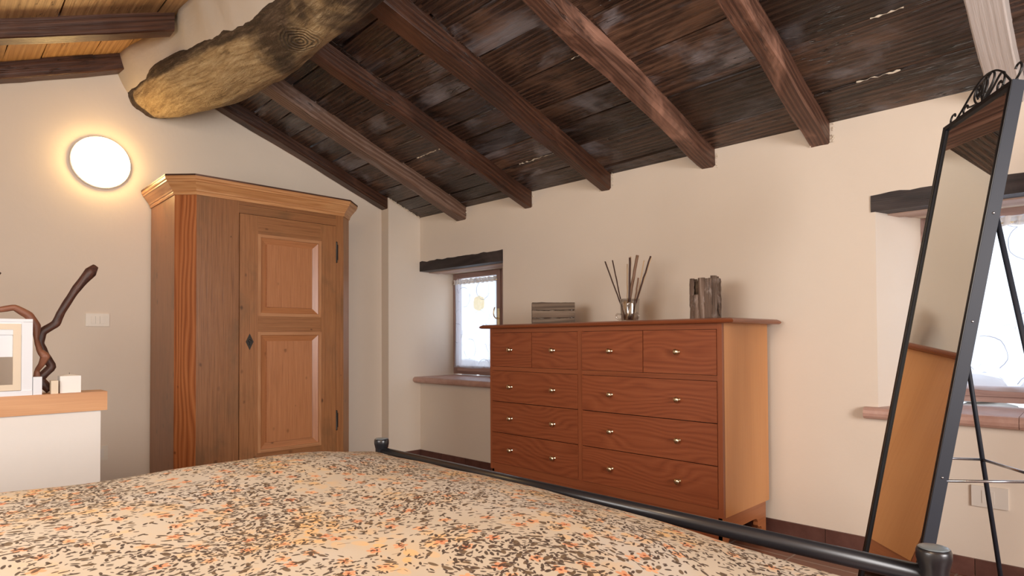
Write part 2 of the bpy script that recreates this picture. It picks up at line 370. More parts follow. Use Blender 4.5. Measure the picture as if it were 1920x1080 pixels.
# ---------------------------------------------------------------- mesh builder
RND = random.Random(7)
class MB:
    def __init__(s): s.v = []; s.f = []; s.uv = []; s.r = []; s.mi = []; s.sm = []; s.dk = []
    def face(s, idx, uvs, rnd=0., mi=0, sm=False, dk=None):
        s.f.append(idx); s.uv.append(uvs); s.r.append(rnd); s.mi.append(mi); s.sm.append(sm); s.dk.append(dk or [0]*len(idx))
    def quadface(s, pts, grain, rnd, off, mi=0):
        i = len(s.v); s.v += [tuple(p) for p in pts]
        n = (Vector(pts[1])-Vector(pts[0])).cross(Vector(pts[2])-Vector(pts[0]))
        if n.length == 0: n = Vector((0, 0, 1))
        n.normalize(); g = Vector(grain); g = g - n*g.dot(n)
        if g.length < .3:
            g = Vector((1, 0, 0)) - n*n.x
            if g.length < .3: g = Vector((0, 1, 0)) - n*n.y
        g.normalize(); c = n.cross(g)
        s.face(list(range(i, i+len(pts))), [(Vector(p).dot(g)+off, Vector(p).dot(c)+off*.37) for p in pts], rnd, mi)
    def hexa(s, P, grain=(1, 0, 0), rnd=None, mi=0):
        """P: 4 bottom corners ccw seen from above, then the 4 above them."""
        if rnd is None: rnd = RND.random()
        off = rnd*13.7
        for q in ((3, 2, 1, 0), (4, 5, 6, 7), (0, 1, 5, 4), (1, 2, 6, 5), (2, 3, 7, 6), (3, 0, 4, 7)):
            s.quadface([P[k] for k in q], grain, rnd, off, mi)
        return s
    def box(s, a, b, grain=(1, 0, 0), rnd=None, mi=0, fr=None):
        x0, y0, z0 = a; x1, y1, z1 = b
        P = [(x0, y0, z0), (x1, y0, z0), (x1, y1, z0), (x0, y1, z0), (x0, y0, z1), (x1, y0, z1), (x1, y1, z1), (x0, y1, z1)]
        if fr: P = [fr(*p) for p in P]; g = Vector(fr(*grain))-Vector(fr(0, 0, 0))
        else: g = grain
        return s.hexa(P, g, rnd, mi)
    def prism(s, poly, e0, e1, fr, grain=(0, 0, 1), rnd=None, mi=0):
        """poly: list of 2-D points; fr(p, q, t) maps polygon point and extrusion t to 3-D (t = e0 .. e1)."""
        if rnd is None: rnd = RND.random()
        off = rnd*13.7
        A = [Vector(fr(p, q, e0)) for p, q in poly]; B = [Vector(fr(p, q, e1)) for p, q in poly]
        n = len(poly)
        s.quadface(A[::-1], grain, rnd, off, mi); s.quadface(B, grain, rnd, off, mi)
        for i in range(n):
            j = (i+1) % n
            s.quadface([A[i], A[j], B[j], B[i]], grain, rnd, off, mi)
        return s
    def tube(s, pts, rad, seg=16, mi=0, rnd=None, cap=True, sx=1.0, closed=False, dark=None, disp=None):
        if rnd is None: rnd = RND.random()
        pts = [Vector(p) for p in pts]; n = len(pts)
        if not hasattr(rad, '__len__'): rad = [rad]*n
        base = len(s.v); up = None; L = 0; rings = []
        for i, p in enumerate(pts):
            if i: L += (p-pts[i-1]).length
            if closed: d = (pts[(i+1) % n]-pts[i-1])
            else: d = (pts[min(i+1, n-1)]-pts[max(i-1, 0)])
            d = d.normalized() if d.length > 0 else Vector((0, 0, 1))
            if up is None:
                up = Vector((0, 0, 1)) if abs(d.z) < .9 else Vector((1, 0, 0))
            a = (up - d*up.dot(d)).normalized(); b = d.cross(a); up = a
            rings.append(L)
            for k in range(seg):
                t = 2*pi*k/seg; r = rad[i]
                if disp: r = r*disp(i, k, L)
                s.v.append(tuple(p + a*cos(t)*r*sx + b*sin(t)*r))
        m = n if closed else n-1
        for i in range(m):
            i2 = (i+1) % n
            for k in range(seg):
                k2 = (k+1) % seg
                C = 2*pi*max(rad[i], .001)
                dk = None
                if dark: dk = [dark(i, k), dark(i, k2), dark(i2, k2), dark(i2, k)]
                s.face([base+i*seg+k, base+i*seg+k2, base+i2*seg+k2, base+i2*seg+k],
                       [(rings[i], C*k/seg), (rings[i], C*(k+1)/seg), (rings[i2], C*(k+1)/seg), (rings[i2], C*k/seg)], rnd, mi, True, dk)
        if cap and not closed:
            s.face([base+k for k in range(seg)][::-1], [(0, 0)]*seg, rnd, mi)
            s.face([base+(n-1)*seg+k for k in range(seg)], [(0, 0)]*seg, rnd, mi)
        return s
    def lathe(s, prof, o=(0, 0, 0), ax=(0, 0, 1), seg=24, mi=0, rnd=None):
        """prof: (radius, height) from bottom to top along ax."""
        if rnd is None: rnd = RND.random()
        ax = Vector(ax).normalized(); t0 = Vector((1, 0, 0)) if abs(ax.x) < .9 else Vector((0, 1, 0))
        a = (t0 - ax*t0.dot(ax)).normalized(); b = ax.cross(a); o = Vector(o); base = len(s.v)
        for r, h in prof:
            for k in range(seg):
                t = 2*pi*k/seg; s.v.append(tuple(o + ax*h + a*cos(t)*r + b*sin(t)*r))
        for i in range(len(prof)-1):
            for k in range(seg):
                k2 = (k+1) % seg
                s.face([base+i*seg+k, base+i*seg+k2, base+(i+1)*seg+k2, base+(i+1)*seg+k],
                       [(k/seg*.3, prof[i][1]), ((k+1)/seg*.3, prof[i][1]), ((k+1)/seg*.3, prof[i+1][1]), (k/seg*.3, prof[i+1][1])], rnd, mi, True)
        if prof[0][0] > 1e-5: s.face([base+k for k in range(seg)][::-1], [(0, 0)]*seg, rnd, mi)
        if prof[-1][0] > 1e-5: s.face([base+(len(prof)-1)*seg+k for k in range(seg)], [(0, 0)]*seg, rnd, mi)
        return s
    def grid(s, P, nx, ny, uvs, mi=0, rnd=.5, sm=True):
        base = len(s.v); s.v += [tuple(p) for p in P]
        for j in range(ny-1):
            for i in range(nx-1):
                q = [j*nx+i, j*nx+i+1, (j+1)*nx+i+1, (j+1)*nx+i]
                s.face([base+k for k in q], [uvs[k] for k in q], rnd, mi, sm)
        return s
    def build(s, name, mats, parent=None, bevel=0, seg=2, solid=0, sub=0):
        me = bpy.data.meshes.new(name)
        org = Vector((0, 0, 0))
        if parent is not None: org = wloc(parent)
        me.from_pydata([tuple(Vector(p)-org) for p in s.v], [], s.f)
        me.uv_layers.new(name='UVMap'); me.attributes.new('rnd', 'FLOAT', 'FACE'); me.attributes.new('dark', 'FLOAT', 'CORNER')
        ul = me.uv_layers['UVMap']; ra = me.attributes['rnd']; da = me.attributes['dark']
        for i, pl in enumerate(me.polygons):
            pl.material_index = s.mi[i]; pl.use_smooth = s.sm[i]; ra.data[i].value = s.r[i]
            for j, li in enumerate(pl.loop_indices):
                ul.data[li].uv = s.uv[i][j]; da.data[li].value = s.dk[i][j]
        if not isinstance(mats, (list, tuple)): mats = [mats]
        for m_ in mats: me.materials.append(m_)
        me.update()
        o = bpy.data.objects.new(name, me); COL.objects.link(o)
        if parent is not None: o.parent = parent
        if solid:
            md = o.modifiers.new('thickness', 'SOLIDIFY'); md.thickness = solid; md.offset = 0
        if sub:
            md = o.modifiers.new('smooth', 'SUBSURF'); md.levels = md.render_levels = sub
        if bevel:
            md = o.modifiers.new('bevel', 'BEVEL'); md.width = bevel; md.segments = seg; md.limit_method = 'ANGLE'; md.angle_limit = radians(35)
        return o
def wloc(o):
    v = Vector((0, 0, 0))
    while o is not None: v = v + Vector(o.location); o = o.parent
    return v
def tag(o, label, cat, group=None, kind=None):
    o['label'] = label; o['category'] = cat
    if group: o['group'] = group
    if kind: o['kind'] = kind
    return o
def thing(name, label, cat, loc=(0, 0, 0), group=None):
    o = bpy.data.objects.new(name, None); o.empty_display_size = .05; COL.objects.link(o); o.location = loc
    return tag(o, label, cat, group)
def struct(o): o['kind'] = 'structure'; return o
def curve(pts, n=8):
    """Catmull-Rom through points."""
    P = [Vector(p) for p in pts]; out = []
    Q = [P[0]*2-P[1]] + P + [P[-1]*2-P[-2]]
    for i in range(1, len(Q)-2):
        for k in range(n):
            t = k/n; a, b, c, d = Q[i-1], Q[i], Q[i+1], Q[i+2]
            out.append(.5*((2*b)+(-a+c)*t+(2*a-5*b+4*c-d)*t*t+(-a+3*b-3*c+d)*t**3))
    out.append(P[-1]); return out

# ---------------------------------------------------------------- room frame of reference
XG = -4.60                                    # gable wall
P0 = Vector((-4.49, 3.185)); WD = Vector((.99929, .03761)); WN = Vector((-.03761, .99929))
def wf(s, d, z):                              # along the window wall, depth behind its face, height
    p = P0 + WD*s + WN*d; return (p.x, p.y, z)
def yw(x): return 3.185 + .03764*(x+4.49)
SL = .386
def zr(x, y): return 2.142 + SL*(yw(x)-y)     # underside of the boards, window slope
def zl(x, y): return 2.648 + .405*(y-.302)    # underside of the boards, far slope
YB, XR = -1.0, 2.62                           # back wall, end wall

# floor
struct(MB().box((XG-.3, YB-.3, -.12), (XR+.3, 4.1, 0)).build('floor', M_floor))

# window wall with two splayed openings
Wm = MB()
ZS, ZL = .70, 1.667
O1 = (0.0, 1.043, -.01, .66); O2 = (3.59, 4.63, 3.705, 4.52); DW = .38
Wm.box((-.4, 0, 0), (7.3, .5, ZS), fr=wf, rnd=.5)
Wm.box((-.4, 0, ZL), (7.3, .5, 2.30), fr=wf, rnd=.5)
def pr(p, q, t): return wf(p, q, t)
Wm.prism([(-.4, 0), (O1[0], 0), (O1[2], DW), (O1[2], .5), (-.4, .5)], ZS, ZL, pr, rnd=.5)
Wm.prism([(O1[1], 0), (O2[0], 0), (O2[2], DW), (O2[2], .5), (O1[3], .5), (O1[3], DW)], ZS, ZL, pr, rnd=.5)
Wm.prism([(O2[1], 0), (7.3, 0), (7.3, .5), (O2[3], .5), (O2[3], DW)], ZS, ZL, pr, rnd=.5)
struct(Wm.build('wall_window_side', M_wall))

# gable wall, with pilaster in the corner
G = MB()
poly = [(YB-.2, 0), (3.6, 0), (3.6, zr(XG, 3.6)+.06), (1.085, zr(XG, 1.085)+.04), (YB-.2, zl(0, YB-.2)+.06)]
G.prism(poly, XG-.3, XG, lambda p, q, t: (t, p, q), rnd=.5)
struct(G.build('wall_gable', M_wall))
G = MB()
G.prism([(2.856, 0), (3.25, 0), (3.25, zr(XG, 3.25)+.012), (2.856, zr(XG, 2.856)+.012)], XG-.05, -4.49, lambda p, q, t: (t, p, q), rnd=.5)
struct(G.build('wall_pilaster', M_wall, bevel=.008, seg=3))

# back wall behind the bed head and end wall with its window opening
B_ = MB()
for x0_, x1_, z0_, z1_ in ((XG-.3, -1.98, 0, 2.25), (-.62, XR+.3, 0, 2.25), (-1.98, -.62, 0, .98), (-1.98, -.62, 1.92, 2.25)):
    B_.box((x0_, YB-.3, z0_), (x1_, YB, z1_), rnd=.5)
struct(B_.build('wall_back', M_wall))
E_ = MB()
for a, b, z0, z1 in ((YB, 0.0, 0, 3.1), (1.5, 3.6, 0, 3.1), (0.0, 1.5, 0, .9), (0.0, 1.5, 2.2, 3.1)):
    E_.box((XR, a, z0), (XR+.3, b, z1), rnd=.5)
struct(E_.build('wall_end', M_wall))

# skirting tiles
for nm, segs, fr in (('baseboard_window_side', [(0.0, 7.0)], lambda s, d, z: wf(s, -d, z)),
                     ('baseboard_pilaster', [(2.856, 3.185)], lambda s, d, z: (-4.49+d, s, z)),
                     ('baseboard_gable', [(YB, 2.85)], lambda s, d, z: (XG+d, s, z))):
    b = MB()
    for a, e in segs:
        n = max(1, round((e-a)/.30)); st = (e-a)/n
        for i in range(n):
            b.box((a+i*st+.0015, 0, 0), (a+(i+1)*st-.0015, .012, .08), fr=fr)
    struct(b.build(nm, M_skirt, bevel=.002))

# ---------------------------------------------------------------- ceiling boards
C1 = MB()
rk = random.Random(21)
RX = [-4.55, -3.90, -3.19, -2.48, -1.77, -1.14, -.40, .35, 1.1, 1.85, 2.62]
bays = [(RX[i], RX[i+1]) for i in range(len(RX)-1)]
bays[0] = (XG, RX[1])
def surf(zf, x, y, t): return (x, y, zf(x, y)+t)
for bi, (xa, xb) in enumerate(bays):
    wid = .155 if bi < 3 else (.20 if bi == 3 else .27)
    y = 3.42 + rk.uniform(-.05, .05)
    while y > 1.02:
        ww = wid*rk.uniform(.78, 1.22); y2 = max(y-ww, 1.0)
        g = rk.uniform(.002, .0065); dz = rk.uniform(0, .009); sk = rk.uniform(-.012, .012)
        r = rk.random()
        yA, yB_ = y-g, y2+g
        P = [(xa, yB_+sk), (xb, yB_-sk), (xb, yA-sk*.5), (xa, yA+sk*.5)]
        C1.hexa([surf(zr, px, py, dz) for px, py in P]+[surf(zr, px, py, .045) for px, py in P], (1, 0, 0), r)
        # mortar squeezed out of some seams
        if rk.random() < (.22 if bi < 4 else .60) and y2 > 1.2:
            x0 = rk.uniform(xa, xb-.1); x1 = min(xb, x0+rk.uniform(.08, .5))
            n = max(3, int((x1-x0)/.014)); cur = []
            pts = [surf(zr, x0+(x1-x0)*k/n, y2+rk.uniform(-.003, .003), .002+rk.uniform(-.002, .004)) for k in range(n+1)]
            C1.tube(pts, [max(.0007, rk.uniform(.0003, .0065)*(rk.random() > .25)) for _ in pts], 6, mi=1)
        y = y2
for (xc_, wd_, hh_) in ((-3.93, .13, .11), (-3.175, .085, .12), (-2.475, .095, .105), (-1.755, .10, .105), (-1.14, .105, .105), (-4.60, .06, .10), (-.395, .12, .105)):
    for k in range(26):
        sd = rk.choice((-1, 1)) if xc_ > -4.5 else 1; tt = rk.random()
        px = xc_+sd*(wd_/2+rk.uniform(0, .006)); py = yw(px)-rk.uniform(.0, .012); pz = zr(px, py)-hh_*tt
        rr_ = rk.uniform(.0015, .0055)
        C1.lathe([(rr_*.2, -rr_), (rr_*.9, -rr_*.3), (rr_*.8, rr_*.5), (rr_*.1, rr_)], (px, py, pz), (rk.uniform(-1, 1), rk.uniform(-1, 1), 1), 7, mi=1)
for k in range(90):
    py = rk.uniform(2.84, 3.20); px = -4.49+rk.uniform(-.004, .010) if py > 2.86 else rk.uniform(-4.60, -4.48); rr_ = rk.uniform(.002, .008)
    C1.lathe([(rr_*.2, -rr_), (rr_*.9, -rr_*.3), (rr_*.8, rr_*.5), (rr_*.1, rr_)], (px, py, zr(px, py)-rk.uniform(-.002, .006)), (rk.uniform(-1, 1), rk.uniform(-1, 1), 1), 7, mi=1)
C1.hexa([(XG-.3, .95, zr(0, .95)+.06), (XR+.3, .95, zr(0, .95)+.06), (XR+.3, 3.9, zr(0, 3.9)+.06), (XG-.3, 3.9, zr(0, 3.9)+.06), (XG-.3, .95, zr(0, .95)+.10), (XR+.3, .95, zr(0, .95)+.10), (XR+.3, 3.9, zr(0, 3.9)+.10), (XG-.3, 3.9, zr(0, 3.9)+.10)], rnd=.5)
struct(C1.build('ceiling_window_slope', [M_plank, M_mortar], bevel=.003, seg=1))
C2 = MB()
for bi, (xa, xb) in enumerate(bays):
    y = 1.12
    while y > -1.25:
        ww = .20*rk.uniform(.8, 1.3); y2 = y-ww; g = rk.uniform(.001, .004); dz = rk.uniform(0, .006); sk = rk.uniform(-.012, .012)
        P = [(xa, y2+g+sk), (xb, y2+g-sk), (xb, y-g-sk*.5), (xa, y-g+sk*.5)]
        C2.hexa([surf(zl, px, py, dz) for px, py in P]+[surf(zl, px, py, .045) for px, py in P], (1, 0, 0), rk.random())
        y = y2
C2.hexa([(XG-.3, -1.35, zl(0, -1.35)+.05), (XR+.3, -1.35, zl(0, -1.35)+.05), (XR+.3, 1.25, zl(0, 1.25)+.05), (XG-.3, 1.25, zl(0, 1.25)+.05), (XG-.3, -1.35, zl(0, -1.35)+.09), (XR+.3, -1.35, zl(0, -1.35)+.09), (XR+.3, 1.25, zl(0, 1.25)+.09), (XG-.3, 1.25, zl(0, 1.25)+.09)], rnd=.5)
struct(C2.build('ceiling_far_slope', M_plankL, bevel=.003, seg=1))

# ---------------------------------------------------------------- rafters
def rafter(name, lab, zf, a, b, mat, h=.10, wa=.10, wb=.11, bend=0.0, seed=1, rough=.006, grp=None, drop=0.0, cat='rafter', chamfer=.0):
    """a, b = (x, y) of the two ends of its centre line; cross-section sags below the boards by h."""
    rr_ = random.Random(seed); n = 26; b_ = MB(); rings = []
    rn = rr_.random()
    for i in range(n+1):
        t = i/n; x = a[0]+(b[0]-a[0])*t + bend*sin(pi*t) + mn.noise(Vector((seed*9.1, t*5, 0)))*rough*1.5
        y = a[1]+(b[1]-a[1])*t; wd = (wa+(wb-wa)*t)/2*(1+mn.noise(Vector((t*4, seed*3.3, 1)))*.10)
        hh = h*(1+mn.noise(Vector((t*3.5, seed*2.1, 5)))*.10)+drop*t
        z = zf(x, y)
        c = .006+chamfer*abs(mn.noise(Vector((t*3, seed*1.3, 8))))
        j = lambda: rr_.uniform(-1, 1)*rough*.25
        rings.append([(x-wd, y, z+.02), (x-wd+j(), y, z-hh+c+j()), (x-wd+c, y, z-hh+j()), (x+wd-c, y, z-hh+j()), (x+wd+j(), y, z-hh+c), (x+wd, y, z+.02)])
    base = len(b_.v); m_ = 6; off = rn*13
    L = 0
    prof = [0, h, h+.01, h+.01+wa, h+.02+wa, 2*h+.02+wa]
    for i, R_ in enumerate(rings):
        b_.v += R_
    for i in range(n):
        l0 = i/n*abs(b[1]-a[1])*1.07; l1 = (i+1)/n*abs(b[1]-a[1])*1.07
        for k in range(m_):
            k2 = (k+1) % m_
            p0, p1 = prof[k], (prof[k2] if k2 else prof[k]+wa)
            q = [base+i*m_+k, base+i*m_+k2, base+(i+1)*m_+k2, base+(i+1)*m_+k]
            if (b[1]-a[1]) < 0: pass
            b_.face(q, [(l0+off, p0), (l0+off, p1), (l1+off, p1), (l1+off, p0)], rn, 0, False)
    b_.face([base+k for k in range(m_)][::-1], [(0, 0)]*m_, rn); b_.face([base+n*m_+k for k in range(m_)], [(0, 0)]*m_, rn)
    o = b_.build(name, mat)
    tag(o, lab, cat, grp); return o
WR = 'rafters of the window side slope'
rafter('rafter', 'dark rafter lying against the gable wall above the wardrobe', zr, (-4.548, 2.90), (-4.548, 1.10), M_raft, .085, .095, .095, seed=1)
rafter('rafter', 'rough rafter with greyed worn end, second from the wardrobe', zr, (-3.93, 3.26), (-3.90, 1.12), M_raftgrey, .10, .12, .15, bend=-.02, seed=2, rough=.016, chamfer=.03)
rafter('rafter', 'straight dark rafter meeting wall between small window and bark box', zr, (-3.175, 3.28), (-3.29, 1.12), M_raft, .115, .075, .09, seed=3, chamfer=.02)
rafter('rafter', 'dark rafter meeting the wall above the reed diffuser', zr, (-2.475, 3.31), (-2.62, 1.12), M_raft, .10, .085, .165, seed=4, chamfer=.02)
rafter('rafter', 'reddish rafter with pale worn underside meeting wall above right end of dresser', zr, (-1.755, 3.34), (-1.93, 1.12), M_raftlight, .10, .09, .14, seed=5, rough=.010, chamfer=.02)
rafter('rafter', 'irregular brown rafter between the dresser and the large window', zr, (-1.14, 3.36), (-1.14, 1.12), M_raftlight, .10, .095, .10, seed=6, rough=.016, chamfer=.02)
rafter('rafter', 'whitewashed rafter at far right above the mirror', zr, (-.395, 3.39), (-.385, 1.12), M_raftwhite, .10, .11, .11, seed=7)
rafter('rafter', 'dark rafter against gable wall in top left corner', zl, (-4.545, 1.02), (-4.545, YB), M_raft, .10, .10, .10, seed=11)
rafter('rafter', 'thick brown rafter in top left corner ending in plaster beside the log', zl, (-3.90, 1.02), (-3.90, YB), M_raft, .10, .11, .11, seed=12)

# ---------------------------------------------------------------- the log under the ridge
lp = curve([(-4.95, 1.06, 2.72), (-4.60, 1.09, 2.70), (-4.20, 1.18, 2.69), (-3.75, 1.28, 2.69), (-3.3, 1.335, 2.69), (-2.85, 1.36, 2.69), (-2.4, 1.355, 2.70), (-1.6, 1.33, 2.70), (-.6, 1.30, 2.70), (.6, 1.3, 2.70), (2.62, 1.3, 2.7)], 14)
nlp = len(lp)
def lrad(p):
    x = p.x; r = .195
    if x < -4.05: r = .195 - .055*min(1, (-4.05-x)/.6)**1.6
    if x > -3.4: r = .195-.028*min(1, (x+3.4)/.6)
    return r
lr = [lrad(p) for p in lp]
def ldisp(i, k, L):
    a = 2*pi*k/64
    return 1 + .10*mn.noise(Vector((cos(a)*1.6, sin(a)*1.6, L*2.2))) + .035*mn.noise(Vector((cos(a)*5, sin(a)*5, L*9))) + .018*mn.noise(Vector((cos(a)*14, sin(a)*14, L*30)))
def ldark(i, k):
    # k=0 is up; the upper flank, the far run and the tip in the wall are darker
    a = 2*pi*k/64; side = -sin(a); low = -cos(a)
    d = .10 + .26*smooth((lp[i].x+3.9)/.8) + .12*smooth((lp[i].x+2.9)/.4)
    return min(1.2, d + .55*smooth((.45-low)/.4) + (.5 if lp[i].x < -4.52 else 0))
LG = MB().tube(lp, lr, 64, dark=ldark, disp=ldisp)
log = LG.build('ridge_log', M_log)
tag(log, 'massive crooked log carrying the ridge, tan at wall end and dark further on', 'beam')

MB().tube(curve([(-2.98, 1.06, 2.86), (-2.80, 1.10, 2.87), (-2.5, 1.16, 2.88), (-2.1, 1.2, 2.87)], 6), [.045]+[.058]*19, 24, dark=lambda i, k: .55, disp=ldisp, rnd=.3).build('side_log', M_log, log)
# plaster filling between the log and the far slope
PF = MB(); xs = [-4.64+.06*i for i in range(44)]; nprof = 12; PP = []; UU = []
for i, x in enumerate(xs):
    c = min(lp, key=lambda p: abs(p.x-x)); r = lrad(c)
    yl = .865 + .175*min(1, max(0, (x+4.50)/.50)) + .018*mn.noise(Vector((x*7, 0, 3)))
    zt = zl(x, yl)+.01
    y1, z1 = c.y-r*.86, c.z-r*.42
    for k in range(nprof):
        t = k/(nprof-1)
        y = yl+(y1-yl)*t; z = zt+(z1-zt)*t + .03*sin(pi*t)*(-1)
        z += .008*mn.noise(Vector((x*6, y*6, 1))); PP.append((x, y+.03*t*t, z)); UU.append((x, t*.3))
    PP.append((x, c.y+.02, c.z)); UU.append((x, .4))
PF.grid(PP, nprof+1, len(xs), UU)
struct(PF.build('trim_1', M_infill, solid=.01))

# ---------------------------------------------------------------- windows
def window(name, s0, s1, z0, z1, d, handle_right=True, mull=False):
    """outer frame, opening sash, glass, handle; s along the wall."""
    root = bpy.data.objects.new(name, None); COL.objects.link(root); root.location = wf((s0+s1)/2, d, z0); root['kind'] = 'structure'
    def frame(nm, a0, a1, b0, b1, w_, wb, d0, d1):
        f = MB()
        f.box((a0, d0, b0), (a0+w_, d1, b1), (0, 0, 1), fr=wf); f.box((a1-w_, d0, b0), (a1, d1, b1), (0, 0, 1), fr=wf)
        f.box((a0+w_, d0, b0), (a1-w_, d1, b0+wb), fr=wf); f.box((a0+w_, d0, b1-w_), (a1-w_, d1, b1), fr=wf)
        return f.build(nm, M_winwood, root, bevel=.003)
    frame('window_frame', s0, s1, z0, z1, .030, .035, d-.005, d+.055)
    frame('sash', s0+.026, s1-.026, z0+.03, z1-.026, .045, .050, d-.02, d+.03)
    MB().box((s0+.066, d+.008, z0+.075), (s1-.066, d+.012, z1-.066), fr=wf).build('pane', M_pane, root)
    h = MB(); hs = s1-.045; hz = (z0+z1)/2+.035
    h.box((hs-.016, d-.026, hz-.075), (hs+.016, d-.021, hz+.075), fr=wf, rnd=.3)
    hp = [wf(hs, d-.022, hz-.01), wf(hs, d-.055, hz-.01), wf(hs-.012, d-.062, hz+.005), wf(hs-.020, d-.062, hz+.03), wf(hs-.018, d-.06, hz+.06), wf(hs-.008, d-.058, hz+.085)]
    h.tube(curve(hp, 5), .0055, 10)
    h.build('handle', M_brass, root)
    return root
W1 = window('window_1', -.008, .655, .735, 1.69, .40)
W2 = window('window_2', 3.705, 4.52, .735, 1.70, .40)

def sill(par, s0, s1, d1, z0, z1, proj=.045):
    b = MB(); n = max(2, round((s1-s0)/.27)); st = (s1-s0)/n
    for i in range(n):
        a, e = s0+i*st+.001, s0+(i+1)*st-.001
        prof = [(d1, z0+.012), (d1, z1), (-proj+.02, z1)]
        for k in range(7):
            t = pi/2 + pi*k/6
            prof.append((-proj+.02+cos(t)*(z1-z0)/2*1.0, (z0+z1)/2+sin(t)*(z1-z0)/2))
        prof = [(p, q) for p, q in prof]
        b.prism(prof[::-1], a, e, lambda p, q, t: wf(t, p, q))
    return b.build('window_sill', M_sill, par, bevel=.0015, seg=1)
sill(W1, 0.0, 1.14, .42, .676, .727, .078)
sill(W2, 3.535, 4.70, .42, .660, .716)

for nm, s0, s1, lab in (('lintel_beam', -.0, 1.043, 'dark wooden lintel over the small window beside the dresser'),
                        ('lintel_beam', 3.572, 4.80, 'dark rough wooden lintel over the large window behind mirror')):
    b = MB(); n = 30; rl = random.Random(4 if s0 < 1 else 5); pts = []
    rn = .4
    for i in range(n):
        a, e = s0+(s1-s0)*i/n, s0+(s1-s0)*(i+1)/n
        za = 1.747+.012*mn.noise(Vector((a*14, s0, 0))); ze = 1.747+.012*mn.noise(Vector((e*14, s0, 0)))
        P = [wf(a, -.006, 1.662), wf(e, -.006, 1.662), wf(e, .10, 1.662), wf(a, .10, 1.662), wf(a, -.006, za), wf(e, -.006, ze), wf(e, .10, ze), wf(a, .10, za)]
        for q in ((3, 2, 1, 0), (4, 5, 6, 7), (0, 1, 5, 4)):
            b.quadface([P[k] for k in q], (1, 0, 0), rn, 3.0)
        if i == 0: b.quadface([P[k] for k in (3, 0, 4, 7)], (1, 0, 0), rn, 3.0)
        if i == n-1: b.quadface([P[k] for k in (1, 2, 6, 5)], (1, 0, 0), rn, 3.0)
    tag(b.build(nm, M_lintel), lab, 'lintel')
# boards closing the head of each recess
for nm, s0, s1, sa, sb in (('trim_2', 0, 1.043, -.01, .66), ('trim_3', 3.59, 4.63, 3.70, 4.53)):
    b = MB()
    for k in range(3):
        t0, t1 = .10+.10*k+.001, .10+.10*(k+1)-.001
        b.hexa([wf(s0, t0, 1.655+.008*k), wf(s1, t0, 1.655+.008*k), wf(s1, t1, 1.655+.008*k), wf(s0, t1, 1.655+.008*k),
                wf(s0, t0, 1.70), wf(s1, t0, 1.70), wf(s1, t1, 1.70), wf(s0, t1, 1.70)], (1, 0, 0))
    struct(b.build(nm, M_soffit))

def curtain(nm, lab, s0, s1, z0, z1, d, mat, seed):
    b = MB(); nx, nz = 90, 16; P = []; U = []; rn = random.Random(seed)
    for j in range(nz):
        t = j/(nz-1); z = z0+(z1-z0)*t
        for i in range(nx):
            u = i/(nx-1); s = s0+(s1-s0)*u
            s_ = s + (.010*sin(t*3)*(1-u) if seed == 1 else 0)
            dd = d + .007*sin(u*46+seed+sin(u*9)*1.5)*(.55+.45*t) + .004*sin(u*19+t*2)
            zz = z + (.006*sin(u*46+seed) if j == nz-1 else 0) + (.004*sin(u*11) if j == 0 else 0)
            P.append(wf(s_, dd, zz)); U.append((u*(s1-s0)*1.08, t*(z1-z0)))
    b.grid(P, nx, nz, U)
    o = thing(nm, lab, 'curtain', wf((s0+s1)/2, d, z0))
    b.build('cloth', mat, o)
    MB().tube([wf(s0-.012, d, z1-.03), wf(s1+.012, d, z1-.03)], .0035, 10).build('curtain_wire', M_brass, o)
    # gathered heading
    h = MB(); n = 120; pts = []
    PP, UU = [], []
    for j in range(3):
        for i in range(n):
            u = i/(n-1); s = s0+(s1-s0)*u
            PP.append(wf(s, d-.008+.009*sin(u*95+seed)*(1 if j else .4)+(.006 if j == 1 else 0), z1-.045+.022*j+.003*sin(u*60))); UU.append((u*.6, j*.02))
    h.grid(PP, n, 3, UU); h.build('gathered_heading', M_voile, o)
    return o
t_ = NT('voile_heading'); d_ = t_.n('ShaderNodeBsdfDiffuse'); d_.inputs[0].default_value = (.80, .74, .68, 1); l_ = t_.n('ShaderNodeBsdfTranslucent'); l_.inputs[0].default_value = (.80, .74, .68, 1)
a_ = t_.n('ShaderNodeMixShader'); a_.inputs[0].default_value = .5
t_.t.links.new(d_.outputs[0], a_.inputs[1]); t_.t.links.new(l_.outputs[0], a_.inputs[2]); t_.t.links.new(a_.outputs[0], t_.out.inputs[0]); M_voile = t_.m
curtain('curtain', 'sheer white curtain with embroidered yellow flower on the small window', .030, .600, .795, 1.605, .365, M_curt1, 1)
curtain('curtain', 'sheer white curtain with embroidered circles on large window behind mirror', 3.745, 4.475, .795, 1.625, .365, M_curt2, 2)

# outside: a snow-covered slope and a stone wall seen through the voile
def outside(nm, x0, lab1):
    b = MB(); nx, ny = 24, 10; P = []; U = []
    for j in range(ny):
        for i in range(nx):
            x = x0-6+12*i/(nx-1); y = 6.2+8*j/(ny-1)
            z = -.4+.22*j + .5*mn.noise(Vector((x*.5, y*.4, x0))); P.append((x, y, z)); U.append((x, y))
    b.grid(P, nx, ny, U); return b
o = outside('snowy_ground', -4, '').build('snowy_bank', plain('snow', (.85, .87, .90), .8)); tag(o, 'snow covered bank outside the windows', 'snow', None, 'stuff')
b = MB(); rs = random.Random(3)
for i in range(26):
    for k in range(5-abs(i % 7-3)//2):
        x = -10.5+i*.42+rs.uniform(-.05, .05); y = 5.6+rs.uniform(-.05, .05)
        b.lathe([(.02, 0), (.17, .03), (.21, .11), (.16, .19), (.03, .22)], (x, y, -.2+k*.19), seg=9)
tag(b.build('garden_wall', cotto('field_stone', (.32, .29, .27), (.48, .44, .41), .8)), 'low rough grey stone wall outside the small window', 'wall')

